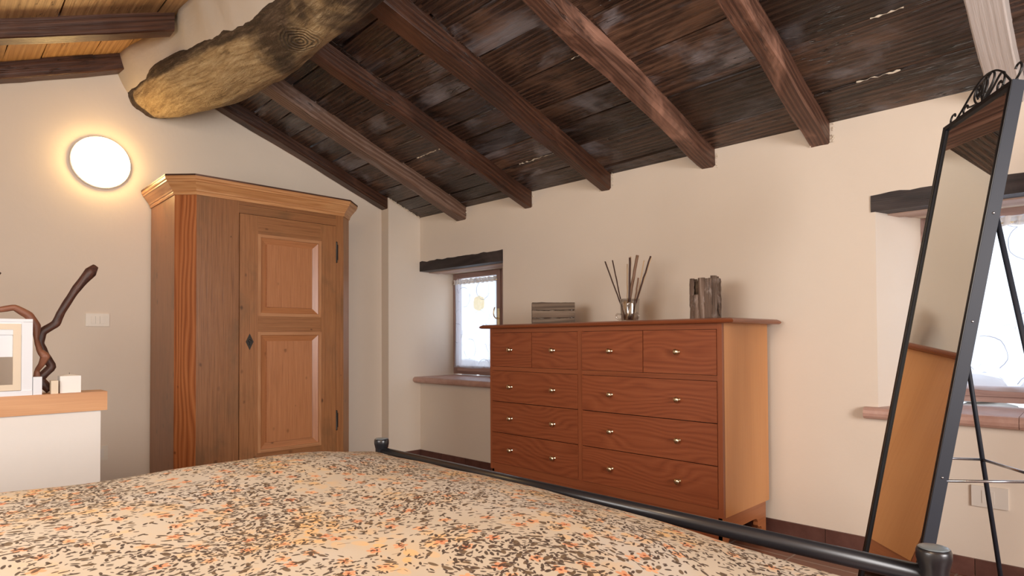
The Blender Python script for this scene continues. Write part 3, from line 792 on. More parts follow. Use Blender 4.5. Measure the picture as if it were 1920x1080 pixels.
# ---------------------------------------------------------------- wall lamp
lamp = thing('wall_lamp', 'round glowing white glass lamp on the gable wall', 'lamp', (XG, .795, 2.185))
MB().lathe([(.158, 0), (.163, .004), (.163, .030), (.158, .034)], (XG, .795, 2.185), (1, 0, 0), 48).build('backplate', M_white, lamp)
MB().lathe([(.155, .032), (.157, .042), (.154, .056), (.140, .074), (.110, .090), (.06, .100), (.001, .103)], (XG, .795, 2.185), (1, 0, 0), 64).build('glass_shade', M_lamp, lamp)

# ---------------------------------------------------------------- wall plates
sw = thing('light_switch', 'cream three-gang light switch plate on the gable wall beside wardrobe', 'switch', (XG, .785, 1.188))
MB().box((XG, .722, 1.148), (XG+.009, .849, 1.228)).build('plate', M_plastic, sw, bevel=.003)
for k in range(3):
    MB().box((XG+.008, .751+k*.0235, 1.165), (XG+.013, .7735+k*.0235, 1.211)).build('rocker', M_plastic, sw, bevel=.0015)
so = thing('wall_socket', 'low wall socket plate on gable wall behind the parapet end', 'socket', (XG, .80, .35))
MB().box((XG, .760, .30), (XG+.009, .845, .39)).build('plate', M_plastic, so, bevel=.003)
MB().box((XG+.008, .782, .317), (XG+.011, .823, .373)).build('socket_insert', M_plasticw, so, bevel=.001)
so = thing('wall_socket', 'white socket plate with three dark holes under the large window', 'socket', wf(4.01, 0, .355))
f2 = lambda s, d, z: wf(s, -d, z)
MB().box((3.948, 0, .312), (4.075, .010, .402), fr=f2).build('plate', M_plasticw, so, bevel=.003)
MB().box((3.985, .009, .330), (4.028, .012, .384), fr=f2).build('socket_insert', M_plasticw, so, bevel=.001)
h = MB()
for k in (-1, 0, 1): h.lathe([(.0024, 0), (.0024, .0008)], wf(4.006, -.0121, .357+k*.0095), (-WN.x, -WN.y, 0), 10)
h.build('socket_hole', M_hole, so)

# ---------------------------------------------------------------- corner wardrobe
wx, wy0, wy1, wc, wH = -3.965, 1.176, 2.148, .095, 1.958
war = thing('wardrobe', 'tall antique pine wardrobe with canted corners against the gable wall', 'wardrobe', (-4.28, 1.66, 0))
def plan(off=0.0, back=0.0):
    k = off*.4142
    return [(XG+.012, wy0-wc-off), (wx-wc+k, wy0-wc-off), (wx+off, wy0-k*1), (wx+off, wy1+k*1), (wx-wc+k, wy1+wc+off), (XG+.012, wy1+wc+off)]
ZB = .08
def panelq(pa, pb, z0, z1, t=.022, rnd=None, grain=(0, 0, 1), inset=0.0):
    """upright board between two plan points, its face on the line pa->pb."""
    a, b = Vector(pa), Vector(pb); d = (b-a).normalized(); nrm = Vector((d.y, -d.x))
    a2, b2 = a-nrm*t, b-nrm*t
    a, b = a+nrm*inset, b+nrm*inset
    P = [(a.x, a.y, z0), (b.x, b.y, z0), (b2.x, b2.y, z0), (a2.x, a2.y, z0)]
    return [p for p in P], z0, z1, grain, rnd
def addpanel(mb, *a, **k):
    P, z0, z1, g, r = panelq(*a, **k); mb.hexa(P+[(x, y, z1) for x, y, _ in P], g, r); return mb
pl = plan()
body = MB()
# sides
for (pa, pb) in ((pl[0], pl[1]), (pl[4], pl[5])): addpanel(body, pa, pb, ZB, wH, rnd=.75)
body.box((XG+.012, wy0-wc+.02, ZB), (XG+.03, wy1+wc-.02, wH), (0, 0, 1), rnd=.3)
body.prism([(p[0], p[1]) for p in plan(-.01)], ZB, ZB+.02, lambda p, q, t: (p, q, t), (0, 1, 0))
body.prism([(p[0], p[1]) for p in plan(-.01)], wH-.02, wH, lambda p, q, t: (p, q, t), (0, 1, 0))
body.build('body', M_pine, war)
c_ = MB()
addpanel(c_, pl[1], pl[2], ZB, wH, rnd=.5, t=.018); c_.build('canted_corner', M_pinered, war)
c_ = MB()
addpanel(c_, pl[3], pl[4], ZB, wH, rnd=.9, t=.018); c_.build('canted_corner', M_pine, war)
dy0, dy1, dzt, dzb = 1.428, 2.087, 1.858, .14
ff = MB()
ff.box((wx-.022, wy0, ZB), (wx, dy0-.003, wH), (0, 0, 1), rnd=.25)
ff.build('front_stile', M_pine, war)
ff = MB(); ff.box((wx-.022, dy1+.004, ZB), (wx, wy1, wH), (0, 0, 1), rnd=.55); ff.build('front_stile', M_pine, war)
ff = MB(); ff.box((wx-.022, dy0-.003, dzt+.004), (wx-.001, dy1+.004, dzt+.055), (0, 1, 0), rnd=.4); ff.box((wx-.022, dy0-.003, dzt+.056), (wx-.001, dy1+.004, wH), (0, 1, 0), rnd=.15)
ff.build('front_rail', M_pine, war)
ff = MB(); ff.box((wx-.022, dy0-.003, ZB), (wx-.001, dy1+.004, dzb-.004), (0, 1, 0)); ff.build('front_rail', M_pine, war)
# door: stiles, rails, two raised-and-fielded panels
door = MB(); X0, X1 = wx-.016, wx+.006
st = .115
zt1, zt0 = 1.735, 1.215; zb1, zb0 = 1.105, .335
door.box((X0, dy0, dzb), (X1, dy0+st, dzt), (0, 0, 1), rnd=.62); door.box((X0, dy1-st, dzb), (X1, dy1, dzt), (0, 0, 1), rnd=.58)
for a, b, r in ((dzb, zb0, .35), (zb1, zt0, .5), (zt1, dzt, .45)): door.box((X0, dy0+st, a), (X1, dy1-st, b), (0, 1, 0), rnd=r)
door = door.build('door', M_pine, war, bevel=.0025)
for (a, b) in ((zt0, zt1), (zb0, zb1)):
    p = MB(); ya, yb = dy0+st, dy1-st
    mo = MB(); mw = .016
    for (q, r_, s_, t2, g) in ((ya-.004, ya+mw, a-.004, b+.004, (0, 0, 1)), (yb-mw, yb+.004, a-.004, b+.004, (0, 0, 1))):
        mo.box((X1-.008, q, s_), (X1+.006, r_, t2), g, rnd=.8)
    mo.box((X1-.008, ya+mw, b-mw), (X1+.006, yb-mw, b+.004), (0, 1, 0), rnd=.8); mo.box((X1-.008, ya+mw, a-.004), (X1+.006, yb-mw, a+mw), (0, 1, 0), rnd=.8)
    mo.build('panel_moulding', M_pinelt, door, bevel=.005, seg=3)
    xb, fi = X1-.004, .040
    A = [(ya+mw, a+mw), (yb-mw, a+mw), (yb-mw, b-mw), (ya+mw, b-mw)]; B = [(ya+mw+fi, a+mw+fi), (yb-mw-fi, a+mw+fi), (yb-mw-fi, b-mw-fi), (ya+mw+fi, b-mw-fi)]
    for i in range(4):
        j = (i+1) % 4
        p.quadface([(xb, *A[i]), (xb, *A[j]), (xb-.013, *B[j]), (xb-.013, *B[i])], (0, 0, 1) if i % 2 else (0, 1, 0), .9, 4.0)
        p.quadface([(xb-.013, *B[i]), (xb-.013, *B[j]), (xb-.001, B[j][0]+(.003 if j in (0, 3) else -.003), B[j][1]), (xb-.001, B[i][0]+(.003 if i in (0, 3) else -.003), B[i][1])], (0, 1, 0), .5, 3.0)
    p.quadface([(xb-.001, q[0]+(.003 if i in (0, 3) else -.003), q[1]) for i, q in enumerate(B)], (0, 0, 1), .95, 6.0+a)
    p.quadface([(xb-.016, *A[i]) for i in (3, 2, 1, 0)], (0, 0, 1), .9, 2.0)
    p.build('raised_panel', M_pinepan, door)
# lock plate
e = MB(); ly, lz = dy0+.062, 1.045
e.prism([(ly, lz-.052), (ly+.024, lz), (ly, lz+.052), (ly-.024, lz)], X1, X1+.003, lambda p, q, t: (t, p, q))
e.lathe([(.009, 0), (.008, .006), (.004, .008)], (X1+.003, ly, lz+.006), (1, 0, 0), 14)
e = e.build('lock_plate', M_lockiron, door)
MB().box((X1+.004, ly-.0022, lz-.022), (X1+.0125, ly+.0022, lz+.004)).build('key', M_hole, e)
for z0, z1 in ((1.60, 1.75), (.42, .56)):
    b = MB(); b.lathe([(.006, 0), (.007, .004), (.006, .008), (.006, z1-z0-.01), (.007, z1-z0-.004), (.002, z1-z0)], (wx+.004, dy1+.006, z0), seg=12)
    b.box((wx-.001, dy1+.006, z0+.02), (wx+.002, dy1+.020, z1-.02)); b.build('hinge', M_lockiron, door)
# cornice swept along the plan
prof = [(0.0, -.022), (.006, -.022), (.009, -.012), (.009, -.004), (.014, 0.0), (.016, .008), (.024, .018), (.036, .034), (.044, .046), (.050, .050), (.050, .058), (.056, .064), (.058, .072), (.058, .080), (0.0, .080)]
cn = MB()
for i in range(5):
    rn = .2+.15*i
    for k in range(len(prof)-1):
        (o0, h0), (o1, h1) = prof[k], prof[k+1]
        p0, p1 = plan(o0), plan(o1)
        a, b = p0[i], p0[i+1]; c2, d2 = p1[i+1], p1[i]
        g = (Vector(b)-Vector(a)); g = (g.x, g.y, 0)
        cn.quadface([(a[0], a[1], wH+h0), (b[0], b[1], wH+h0), (c2[0], c2[1], wH+h1), (d2[0], d2[1], wH+h1)], Vector(g).normalized(), rn, 5.0)
cn.build('cornice', M_cornice, war)
tp = MB(); tp.prism(plan(.060), wH+.080, wH+.090, lambda p, q, t: (p, q, t), (0, 1, 0), rnd=.3); tp.build('cornice_top', M_raft, war)
pb = MB()
for i in range(5):
    addpanel(pb, plan(.012)[i], plan(.012)[i+1], 0, ZB+.005, rnd=.3, t=.02, grain=(0, 1, 0))
pb.build('plinth', M_pine, war)

# ---------------------------------------------------------------- chest of drawers
dx0, dx1, dy_, dyb = -3.072, -1.409, 2.75, 3.255
DZ0, DZ1 = .19, 1.125
dr = thing('chest_of_drawers', 'wide cherry red chest of drawers with ten brass-knobbed drawers', 'dresser', ((dx0+dx1)/2, 3.0, 0))
b = MB()
b.box((dx1-.020, dy_+.018, DZ0), (dx1, dyb, DZ1), (0, 0, 1), rnd=.5); b.build('side_panel', M_side_lit, dr, bevel=.001)
b = MB(); b.box((dx0, dy_+.018, DZ0), (dx0+.02, dyb, DZ1), (0, 0, 1), rnd=.5); b.build('side_panel', M_side_lit, dr, bevel=.001)
b = MB(); b.box((dx0+.02, dyb-.012, DZ0), (dx1-.02, dyb, DZ1), (1, 0, 0)); b.box((dx0+.02, dy_+.03, DZ0), (dx1-.02, dyb-.012, DZ0+.018), (1, 0, 0)); b.build('back_panel', M_cherryframe, dr)
# face frame
zTop, zR1a, zR1b, zBot = 1.097, .872, .846, .232
xm0, xm1 = -2.305, -2.272
fr_ = MB()
fr_.box((dx0, dy_, DZ0), (dx0+.022, dy_+.02, DZ1), (0, 0, 1)); fr_.box((dx1-.025, dy_-.001, DZ0), (dx1, dy_+.02, DZ1), (0, 0, 1))
fr_.box((xm0, dy_, zBot), (xm1, dy_+.02, zTop), (0, 0, 1))
for a, e, (x0, x1) in ((zTop, DZ1, (dx0+.022, dx1-.025)), (DZ0, zBot, (dx0+.022, dx1-.025)), (zR1b, zR1a, (dx0+.022, xm0)), (zR1b, zR1a, (xm1, dx1-.025))):
    fr_.box((x0, dy_+.0005, a), (x1, dy_+.02, e), (1, 0, 0))
fr_.build('face_frame', M_cherryframe, dr, bevel=.0012)
MB().box((dx0+.022, dy_+.0205, DZ0), (dx1-.025, dy_+.024, DZ1)).build('gap_backing', M_black, dr)  # black sheet behind the drawer fronts, shows dark in the gaps
def drawer(x0, x1, z0, z1, knobs, r):
    g = .0022
    d = MB().box((x0+g, dy_-.004, z0+g), (x1-g, dy_+.016, z1-g), (1, 0, 0), rnd=r).build('drawer', M_cherry, dr, bevel=.0025)
    for kx in knobs:
        kz = (z0+z1)/2
        MB().lathe([(.011, 0), (.011, .002), (.0055, .005), (.005, .013), (.011, .018), (.0155, .023), (.0155, .027), (.012, .032), (.005, .034), (.0005, .034)], (kx, dy_-.004, kz), (0, -1, 0), 20).build('knob', M_brass, d)
LX = (dx0+.022, xm0); RX_ = (xm1, dx1-.025)
lm = LX[0]+(LX[1]-LX[0])*.5; rm = RX_[0]+(RX_[1]-RX_[0])*.5
hrow = (zR1b-zBot)/3
k1 = LX[0]+(lm-LX[0])*.5; k2 = lm+(LX[1]-lm)*.5; k3 = RX_[0]+(rm-RX_[0])*.5; k4 = rm+(RX_[1]-rm)*.5
drawer(LX[0], lm, zR1a, zTop, [k1], .3); drawer(lm, LX[1], zR1a, zTop, [k2], .35)
drawer(RX_[0], rm, zR1a, zTop, [k3], .6); drawer(rm, RX_[1], zR1a, zTop, [k4], .75)
for i in range(3):
    z0 = zBot+hrow*i
    drawer(LX[0], LX[1], z0, z0+hrow, [k1, k2], .1+.1*i)
    drawer(RX_[0], RX_[1], z0, z0+hrow, [k3, k4], .5+.13*i)
# overhanging top with bullnose
b = MB(); ov = .075; ovf = .035
prof = [(-.012, 0), (-.004, .004), (0, .010), (-.006, .017), (-.016, .022), (-.024, .025)]
def ringp(o): return [(dx0-ov-o, dy_-ovf-o), (dx1+ov+o, dy_-ovf-o), (dx1+ov+o, dyb+.004), (dx0-ov-o, dyb+.004)]
R0 = ringp(prof[0][0]); b.quadface([(*p, DZ1) for p in R0[::-1]], (1, 0, 0), .5, 1.0)
for k in range(len(prof)-1):
    A, B2 = ringp(prof[k][0]), ringp(prof[k+1][0])
    for i in range(4):
        j = (i+1) % 4
        b.quadface([(*A[i], DZ1+prof[k][1]), (*A[j], DZ1+prof[k][1]), (*B2[j], DZ1+prof[k+1][1]), (*B2[i], DZ1+prof[k+1][1])], (1, 0, 0) if i % 2 == 0 else (0, 1, 0), .5, 2.0)
b.quadface([(*p, DZ1+prof[-1][1]) for p in ringp(prof[-1][0])], (1, 0, 0), .5, 1.0)
b.build('top_board', M_cherryframe, dr)
# base: front plinth and bracket feet at the sides
b = MB(); b.box((dx0+.01, dy_+.006, .075), (dx1-.01, dy_+.026, DZ0), (1, 0, 0)); b.build('base_apron', M_cherryframe, dr, bevel=.001)
def sidebase(x0, x1):
    y0, y1 = dy_+.006, dyb-.03
    pts = [(y0, DZ0), (y0, 0), (y0+.050, 0), (y0+.052, .07), (y0+.075, .095), (y0+.10, .115)]
    for k in range(7):
        t = k/6; pts.append((y1-.17+.10*t*0+.0*t, .118)) if k == 0 else None
    pts += [(y1-.125, .118), (y1-.105, .112), (y1-.095, .095), (y1-.10, .080), (y1-.085, .068), (y1-.062, .068), (y1-.052, .060), (y1-.048, 0), (y1, 0), (y1, DZ0)]
    return MB().prism(pts[::-1], x0, x1, lambda p, q, t: (t, p, q), (0, 1, 0), rnd=.5)
sidebase(dx1-.030, dx1-.006).build('bracket_foot', M_bracket, dr, bevel=.001)
sidebase(dx0+.008, dx0+.030).build('bracket_foot', M_bracket, dr, bevel=.001)
for x in (dx0+.012, dx1-.062):
    for yy in (dy_+.008, dyb-.078):
        MB().box((x, yy, 0), (x+.05, yy+.045, DZ0), (0, 0, 1)).build('foot_post', M_cherryframe, dr, bevel=.004)
ZT = DZ1+.025

# ---------------------------------------------------------------- things on the chest
bx = thing('bark_box', 'low box of weathered wooden slats at left end of the dresser top', 'box', (-2.675, 2.95, ZT))
rb = random.Random(9)
def plank_rough(mb, a, b, hgt, thick, seed, wav=.004):
    """slat with a wavy outline between plan points a and b, z0..z0+hgt"""
    (ax, ay, z0), (bx_, by, _) = a, b; n = 18; d = Vector((bx_-ax, by-ay)).normalized(); nr = Vector((d.y, -d.x)); off = seed*2.1
    top, bot = [], []
    for i in range(n+1):
        t = i/n; x, y = ax+(bx_-ax)*t, ay+(by-ay)*t
        zt = z0+hgt+wav*mn.noise(Vector((t*7, seed*3.7, 0))); zb = z0+wav*mn.noise(Vector((t*7, seed*5.1, 4)))
        top.append((x, y, zt)); bot.append((x, y, max(zb, ZT)))
    for i in range(n):
        o = nr*thick
        P = [bot[i], bot[i+1], (bot[i+1][0]-o.x, bot[i+1][1]-o.y, bot[i+1][2]), (bot[i][0]-o.x, bot[i][1]-o.y, bot[i][2]),
             top[i], top[i+1], (top[i+1][0]-o.x, top[i+1][1]-o.y, top[i+1][2]), (top[i][0]-o.x, top[i][1]-o.y, top[i][2])]
        for q in ((3, 2, 1, 0), (4, 5, 6, 7), (0, 1, 5, 4), (2, 3, 7, 6)) + (((3, 0, 4, 7),) if i == 0 else ()) + (((1, 2, 6, 5),) if i == n-1 else ()):
            mb.quadface([P[k] for k in q], (d.x, d.y, 0), (seed*.37) % 1, off)
x0, x1, y0, y1 = -.137, .137, -.055, .055
BO = Vector((-2.675, 2.945)); bx.location = (BO.x, BO.y, ZT)
def bq(x, y): return (BO.x+x*cos(al)-y*sin(al), BO.y+x*sin(al)+y*cos(al))
for k, (z, hh) in enumerate(((0, .036), (.041, .045), (.090, .048))):
    for j, (a, b2) in enumerate((((x0, y0), (x1, y0)), ((x1, y0+.012), (x1, y1)), ((x1, y1), (x0, y1)), ((x0, y1), (x0, y0+.012)))):
        mb = MB(); plank_rough(mb, (*bq(*a), ZT+z), (*bq(*b2), ZT+z), hh, .010, k*4+j+1); mb.build('slat', M_slat, bx)
for x in (x0+.018, x1-.018):
    for y in (y0+.018, y1-.018):
        MB().box((x-.006, y-.006, ZT), (x+.006, y+.006, ZT+.13), (0, 0, 1), fr=lambda p, q, r: (*bq(p, q), r)).build('corner_post', M_slat, bx)
for x in (x0+.018, x1-.02):
    for z in (.040, .088): MB().lathe([(.003, 0), (.003, .002), (.001, .003)], (*bq(x, y0), ZT+z), (sin(al), -cos(al), 0), 8).build('nail_head', M_steel, bx)

vx, vy = -2.092, 2.97
dv = thing('glass_vessel', 'small clear glass vessel with ear handles holding the reeds', 'vase', (vx, vy, ZT))
MB().lathe([(.001, .002), (.044, .002), (.050, .008), (.052, .05), (.054, .10), (.057, .135), (.055, .135), (.052, .10), (.050, .05), (.047, .012), (.001, .009)], (vx, vy, ZT), seg=32).build('bowl', M_vessel, dv)
for sgn in (-1, 1):
    MB().tube(curve([(vx+sgn*.050, vy-.02, ZT+.045), (vx+sgn*.072, vy-.025, ZT+.048), (vx+sgn*.078, vy-.025, ZT+.030), (vx+sgn*.062, vy-.02, ZT+.016), (vx+sgn*.049, vy-.02, ZT+.018)], 6), .0055, 10).build('ear_handle', M_vessel, dv)
R5 = [('dark', -2.262, 1.520, -.01, -2.125, .004, 'd'), ('dark', -2.236, 1.528, .03, -2.118, .0038, 'd'),
      ('pale', -2.096, 1.536, .02, -2.110, .0035, 'l'), ('dark', -2.074, 1.524, -.02, -2.090, .006, 'd'),
      ('brown', -2.036, 1.536, .0, -2.112, .0085, 'b'), ('pale', -2.024, 1.508, .05, -2.070, .0035, 'l'),
      ('pale', -1.962, 1.522, .03, -2.095, .0045, 'l'), ('dark', -1.934, 1.518, -.02, -2.082, .0048, 'd'), ('pale', -2.150, 1.500, .06, -2.100, .003, 'l'),
      ('brown', -2.010, 1.40, -.03, -2.075, .005, 'b')]
labs = ['dark stick leaning furthest left in the glass vessel', 'dark stick just inside the leftmost one in vessel', 'pale stick left of the thick upright ones',
        'short dark upright stick in middle of the reeds', 'thickest brown stick, upright in middle of the reeds', 'thin pale stick right of the thickest one',
        'pale stick leaning right beside the rightmost dark one', 'dark stick leaning furthest right in the glass vessel', 'faint thin pale stick between left pair and the middle', 'short brown stick low on the right side of the bunch']
mats_ = {'d': M_reed_d, 'l': M_reed_l, 'b': M_reed_b}
for i, (_, tx, tz, ty, bx_, r, c) in enumerate(R5):
    rr2 = random.Random(i); p0_ = Vector((bx_, vy+rr2.uniform(-.02, .02), ZT+.014)); p1_ = Vector((tx, vy+ty, tz))
    pts = [p0_.lerp(p1_, k/12)+Vector((mn.noise(Vector((k*.7, i, 0))), mn.noise(Vector((k*.7, i, 5))), 0))*.0025 for k in range(13)]
    o = MB().tube(pts, [r*(1+.12*mn.noise(Vector((k*.9, i, 9)))) for k in range(13)], 10).build('reed_stick', mats_[c])
    tag(o, labs[i], 'stick', 'sticks in the glass vessel')
# short pale ends packed in the vessel
for i in range(6):
    rr2 = random.Random(40+i); a = rr2.uniform(0, 6.28)
    p0_ = Vector((vx+.022*cos(a), vy+.022*sin(a), ZT+.012)); p1_ = Vector((vx+.04*cos(a+1.5), vy+.03*sin(a+1.5), ZT+.10+.03*rr2.random()))
    o = MB().tube([p0_, p0_.lerp(p1_, .5), p1_], .004, 10).build('short_stick', M_reed_l)
    tag(o, 'short pale stick end packed at the bottom of glass vessel', 'stick', 'short stick ends in the vessel')

bc = thing('bark_vase', 'upright vase of greyed bark strips at right end of the dresser top', 'vase', (-1.612, 2.97, ZT))
rb = random.Random(31); R_b = .064
for k in range(13):
    a = 2*pi*k/13+.1; wd_ = .034*rb.uniform(.8, 1.15); hh = .228*rb.uniform(.93, 1.03)
    if k == 9: hh = .13
    n = 14; mb = MB(); o = Vector((-1.612+R_b*cos(a), 2.97+R_b*sin(a))); rad = Vector((cos(a), sin(a))); tg = Vector((-sin(a), cos(a)))
    PP = []; UU = []; nc = 9
    for i in range(n+1):
        z = ZT+hh*i/n
        for j in range(nc):
            u = j/(nc-1)*2-1; wv = wd_/2*(1+.12*mn.noise(Vector((i*.5, k, 2))))
            bul = .012*(1-u*u)+.005*mn.noise(Vector((u*3, i*.9, k*2.2)))
            q = o+tg*u*wv+rad*bul; zz = z + (.004*mn.noise(Vector((u*4, k, 7))) if i == n else 0)
            PP.append((q.x, q.y, max(zz, ZT))); UU.append((hh*i/n+k, u*wv+k*.3))
    mb.grid(PP, nc, n+1, UU, rnd=rb.random())
    mb.build('bark_strip', M_bark, bc, solid=.007)
MB().lathe([(.054, 0), (.054, .20), (.050, .20), (.050, .01), (.001, .01)], (-1.612, 2.97, ZT), seg=24).build('inner_cup', M_slat, bc)

# ---------------------------------------------------------------- parapet of the stairs and what stands on it
pw = MB().box((-3.30, YB, 0), (-3.20, .561, .749), rnd=.5).build('wall_parapet', M_wall2, bevel=.004); struct(pw)
cap = MB().box((-3.335, YB, .749), (-3.190, .584, .831), (0, 1, 0), rnd=.6).build('trim_4', M_cap, bevel=.003); struct(cap)
ZC = .831
ln = thing('lantern', 'open white wooden lantern with cream inner frame on the parapet', 'lantern', (-3.265, .20, ZC))
L0, L1 = .07, .322; xa, xb = -3.34, -3.195
b = MB(); b.box((xa-.0, L0-.0, ZC), (xb, L1, ZC+.020)); b.build('base', M_lantern, ln, bevel=.002)
tag(MB().box((-3.238, L1+.002, ZC), (-3.197, L1+.032, ZC+.074)).build('white_block', M_lantern, bevel=.003), 'small white block pressed against the right side of the lantern', 'block')
tz = 1.145
for y in (L0, L1-.036):
    for x in (xa+.004, xb-.034): MB().box((x, y, ZC+.020), (x+.030, y+.036, tz-.013), (0, 0, 1)).build('corner_post', M_lantern, ln, bevel=.001)
b = MB(); b.box((xa+.006, L0+.02, tz-.065), (xb-.008, L1-.03, tz-.012)); b.box((xa+.004, L0, tz-.012), (xb-.004, L1, tz)); b.build('top_board', M_lantern, ln, bevel=.001)
b = MB(); ya_, yb_, za_, zb_ = L0+.037, L1-.037, ZC+.022, tz-.020
b.box((xb-.014, ya_, za_), (xb-.004, ya_+.026, zb_)); b.box((xb-.014, yb_-.026, za_), (xb-.004, yb_, zb_)); b.box((xb-.014, ya_+.026, zb_-.024), (xb-.004, yb_-.026, zb_)); b.box((xb-.014, ya_+.026, za_), (xb-.004, yb_-.026, za_+.024))
b.build('door_frame', M_cream, ln, bevel=.001)
MB().box((xb-.020, L0+.04, tz-.155), (xb-.016, L1-.05, tz-.030)).build('upper_panel', M_lantern, ln)
cd = thing('block_candle', 'white square candle with peaked top near the end of parapet', 'candle', (-3.25, .452, ZC))
b = MB(); cy0, cy1 = .418, .492
b.box((-3.290, cy0, ZC), (-3.222, cy1, ZC+.072))
i0 = len(b.v); A = [(-3.290, cy0), (-3.222, cy0), (-3.222, cy1), (-3.290, cy1)]; apex = (-3.256, (cy0+cy1)/2, ZC+.079)
for i in range(4): b.quadface([(*A[i], ZC+.072), (*A[(i+1) % 4], ZC+.072), apex], (1, 0, 0), .5, 0)
b.build('wax_block', M_wax, cd)
MB().tube([apex, (apex[0]+.002, apex[1], apex[2]+.006)], .001, 6).build('wick', M_hole, cd)
b = MB(); b.box((-3.245, .385, ZC), (-3.205, .410, ZC+.055)); tag(b.build('small_candle', M_cream, bevel=.004), 'small cream candle between lantern and block candle', 'candle')

def branch(nm, pts, rad, mat, lab):
    c = []
    for i in range(len(pts)-1):
        for k in range(6):
            t = k/6; t2 = t+(smooth(t)-t)*.25; c.append(Vector(pts[i]).lerp(Vector(pts[i+1]), t2))
    c.append(Vector(pts[-1])); c = [c[0]]+[(c[i-1]+c[i]*2+c[i+1])/4 for i in range(1, len(c)-1)]+[c[-1]]
    n = len(c); rr3 = []
    m_ = len(pts)-1
    for i in range(n):
        t = i/(n-1)*m_; k = min(int(t), m_-1); rr3.append(rad[k]+(rad[k+1]-rad[k])*(t-k))
    rr3 = [r*(1+.10*mn.noise(Vector((i*.4, len(lab), 0)))) for i, r in enumerate(rr3)]
    o = MB().tube(c, rr3, 14, disp=lambda i, k, L: 1+.12*mn.noise(Vector((cos(k*.45)*2, sin(k*.45)*2, L*14)))).build(nm, mat)
    return tag(o, lab, 'branch')
xq = -3.268
branch('twisted_branch', [(xq-.03, .393, ZC+.010), (xq-.03, .353, .890), (xq-.03, .400, .943), (xq-.03, .374, .990), (xq-.032, .354, 1.045), (xq-.03, .364, 1.094), (xq-.03, .412, 1.130), (xq-.02, .428, 1.180), (xq-.02, .476, 1.275), (xq-.02, .536, 1.367), (xq-.02, .554, 1.392)],
       [.017, .019, .017, .017, .018, .017, .017, .015, .016, .023, .012], M_branch, 'dark zigzag branch standing up beside the white lantern')
branch('twisted_branch', [(xq-.02, .12, 1.172), (xq-.02, .215, 1.183), (xq-.02, .270, 1.196), (xq-.015, .317, 1.163), (xq-.01, .341, 1.118), (xq, .342, 1.060), (xq+.014, .352, 1.012), (xq+.022, .370, .988), (xq+.014, .358, .955), (xq-.005, .345, .93), (xq-.01, .344, .885), (xq-.01, .344, ZC+.012)],
       [.011, .012, .013, .017, .018, .009, .012, .018, .012, .009, .015, .016], M_branch2, 'reddish brown branch curling round the top corner of white lantern')
branch('twisted_branch', [(xq-.03, .06, 1.148), (xq-.03, .10, 1.20), (xq-.03, .16, 1.24), (xq-.03, .19, 1.30), (xq-.03, .212, 1.345)], [.012, .012, .013, .016, .018], M_branch, 'dark branch tip at the left picture edge above the lantern')

# ---------------------------------------------------------------- leaning cheval mirror
MO = Vector((-.662, 2.327, .02)); mw_ = Vector((.559, -.829, 0)).normalized(); mu = Vector((.152, .102, .983)).normalized(); mn_ = Vector((-.815, -.549, .183)).normalized()
mu = (mu-mw_*mu.dot(mw_)).normalized(); mn_ = mu.cross(mw_)
if mn_.y > 0: mn_ = -mn_
def mf(a, d, b): p = MO+mw_*a-mn_*d+mu*b; return (p.x, p.y, p.z)       # across, behind the glass face, up the frame
HM = 1.833; HW = .215
mr_ = thing('standing_mirror', 'tall narrow leaning floor mirror with dark metal frame and scrolled crest', 'mirror', tuple(MO))
b = MB(); fw, fd = .017, .034
for a0, a1 in ((-HW, -HW+fw), (HW-fw, HW)): b.box((a0, 0, .04), (a1, fd, HM), (0, 0, 1), fr=mf)
b.box((-HW+fw, 0, HM-fw), (HW-fw, fd, HM), fr=mf); b.box((-HW+fw, 0, .04), (HW-fw, fd, .04+fw), fr=mf)
b.build('frame', M_grey, mr_, bevel=.0015)
b = MB()
for a0, a1 in ((-HW+.001, -HW+.0065), (-HW+.0105, -HW+fw), (HW-fw, HW-.0105), (HW-.0065, HW-.001)): b.box((a0, -.002, .042), (a1, .003, HM-.001), (0, 0, 1), fr=mf)
b.box((-HW+fw, -.002, HM-fw), (HW-fw, .003, HM-.001), fr=mf); b.box((-HW+fw, -.002, .042), (HW-fw, .003, .042+fw), fr=mf)
b.build('front_rim', M_black, mr_)
MB().box((-HW+fw, .006, .05), (HW-fw, .010, HM-.01), fr=mf).build('mirror_glass', M_mirror, mr_)
MB().box((-HW+fw, .012, .05), (HW-fw, .016, HM-.01), fr=mf).build('back_board', M_black, mr_)
for a in (-HW+.010, HW-.010):
    MB().tube([mf(a, .02, .06), mf(a, .004, -.005)], .009, 12).build('foot', M_black, mr_)
for z in (.30, .62, 1.1, 1.43): MB().lathe([(.004, 0), (.004, .0015), (.001, .003)], mf(HW, .017, z), tuple(mw_), 10).build('screw', M_steel, mr_)
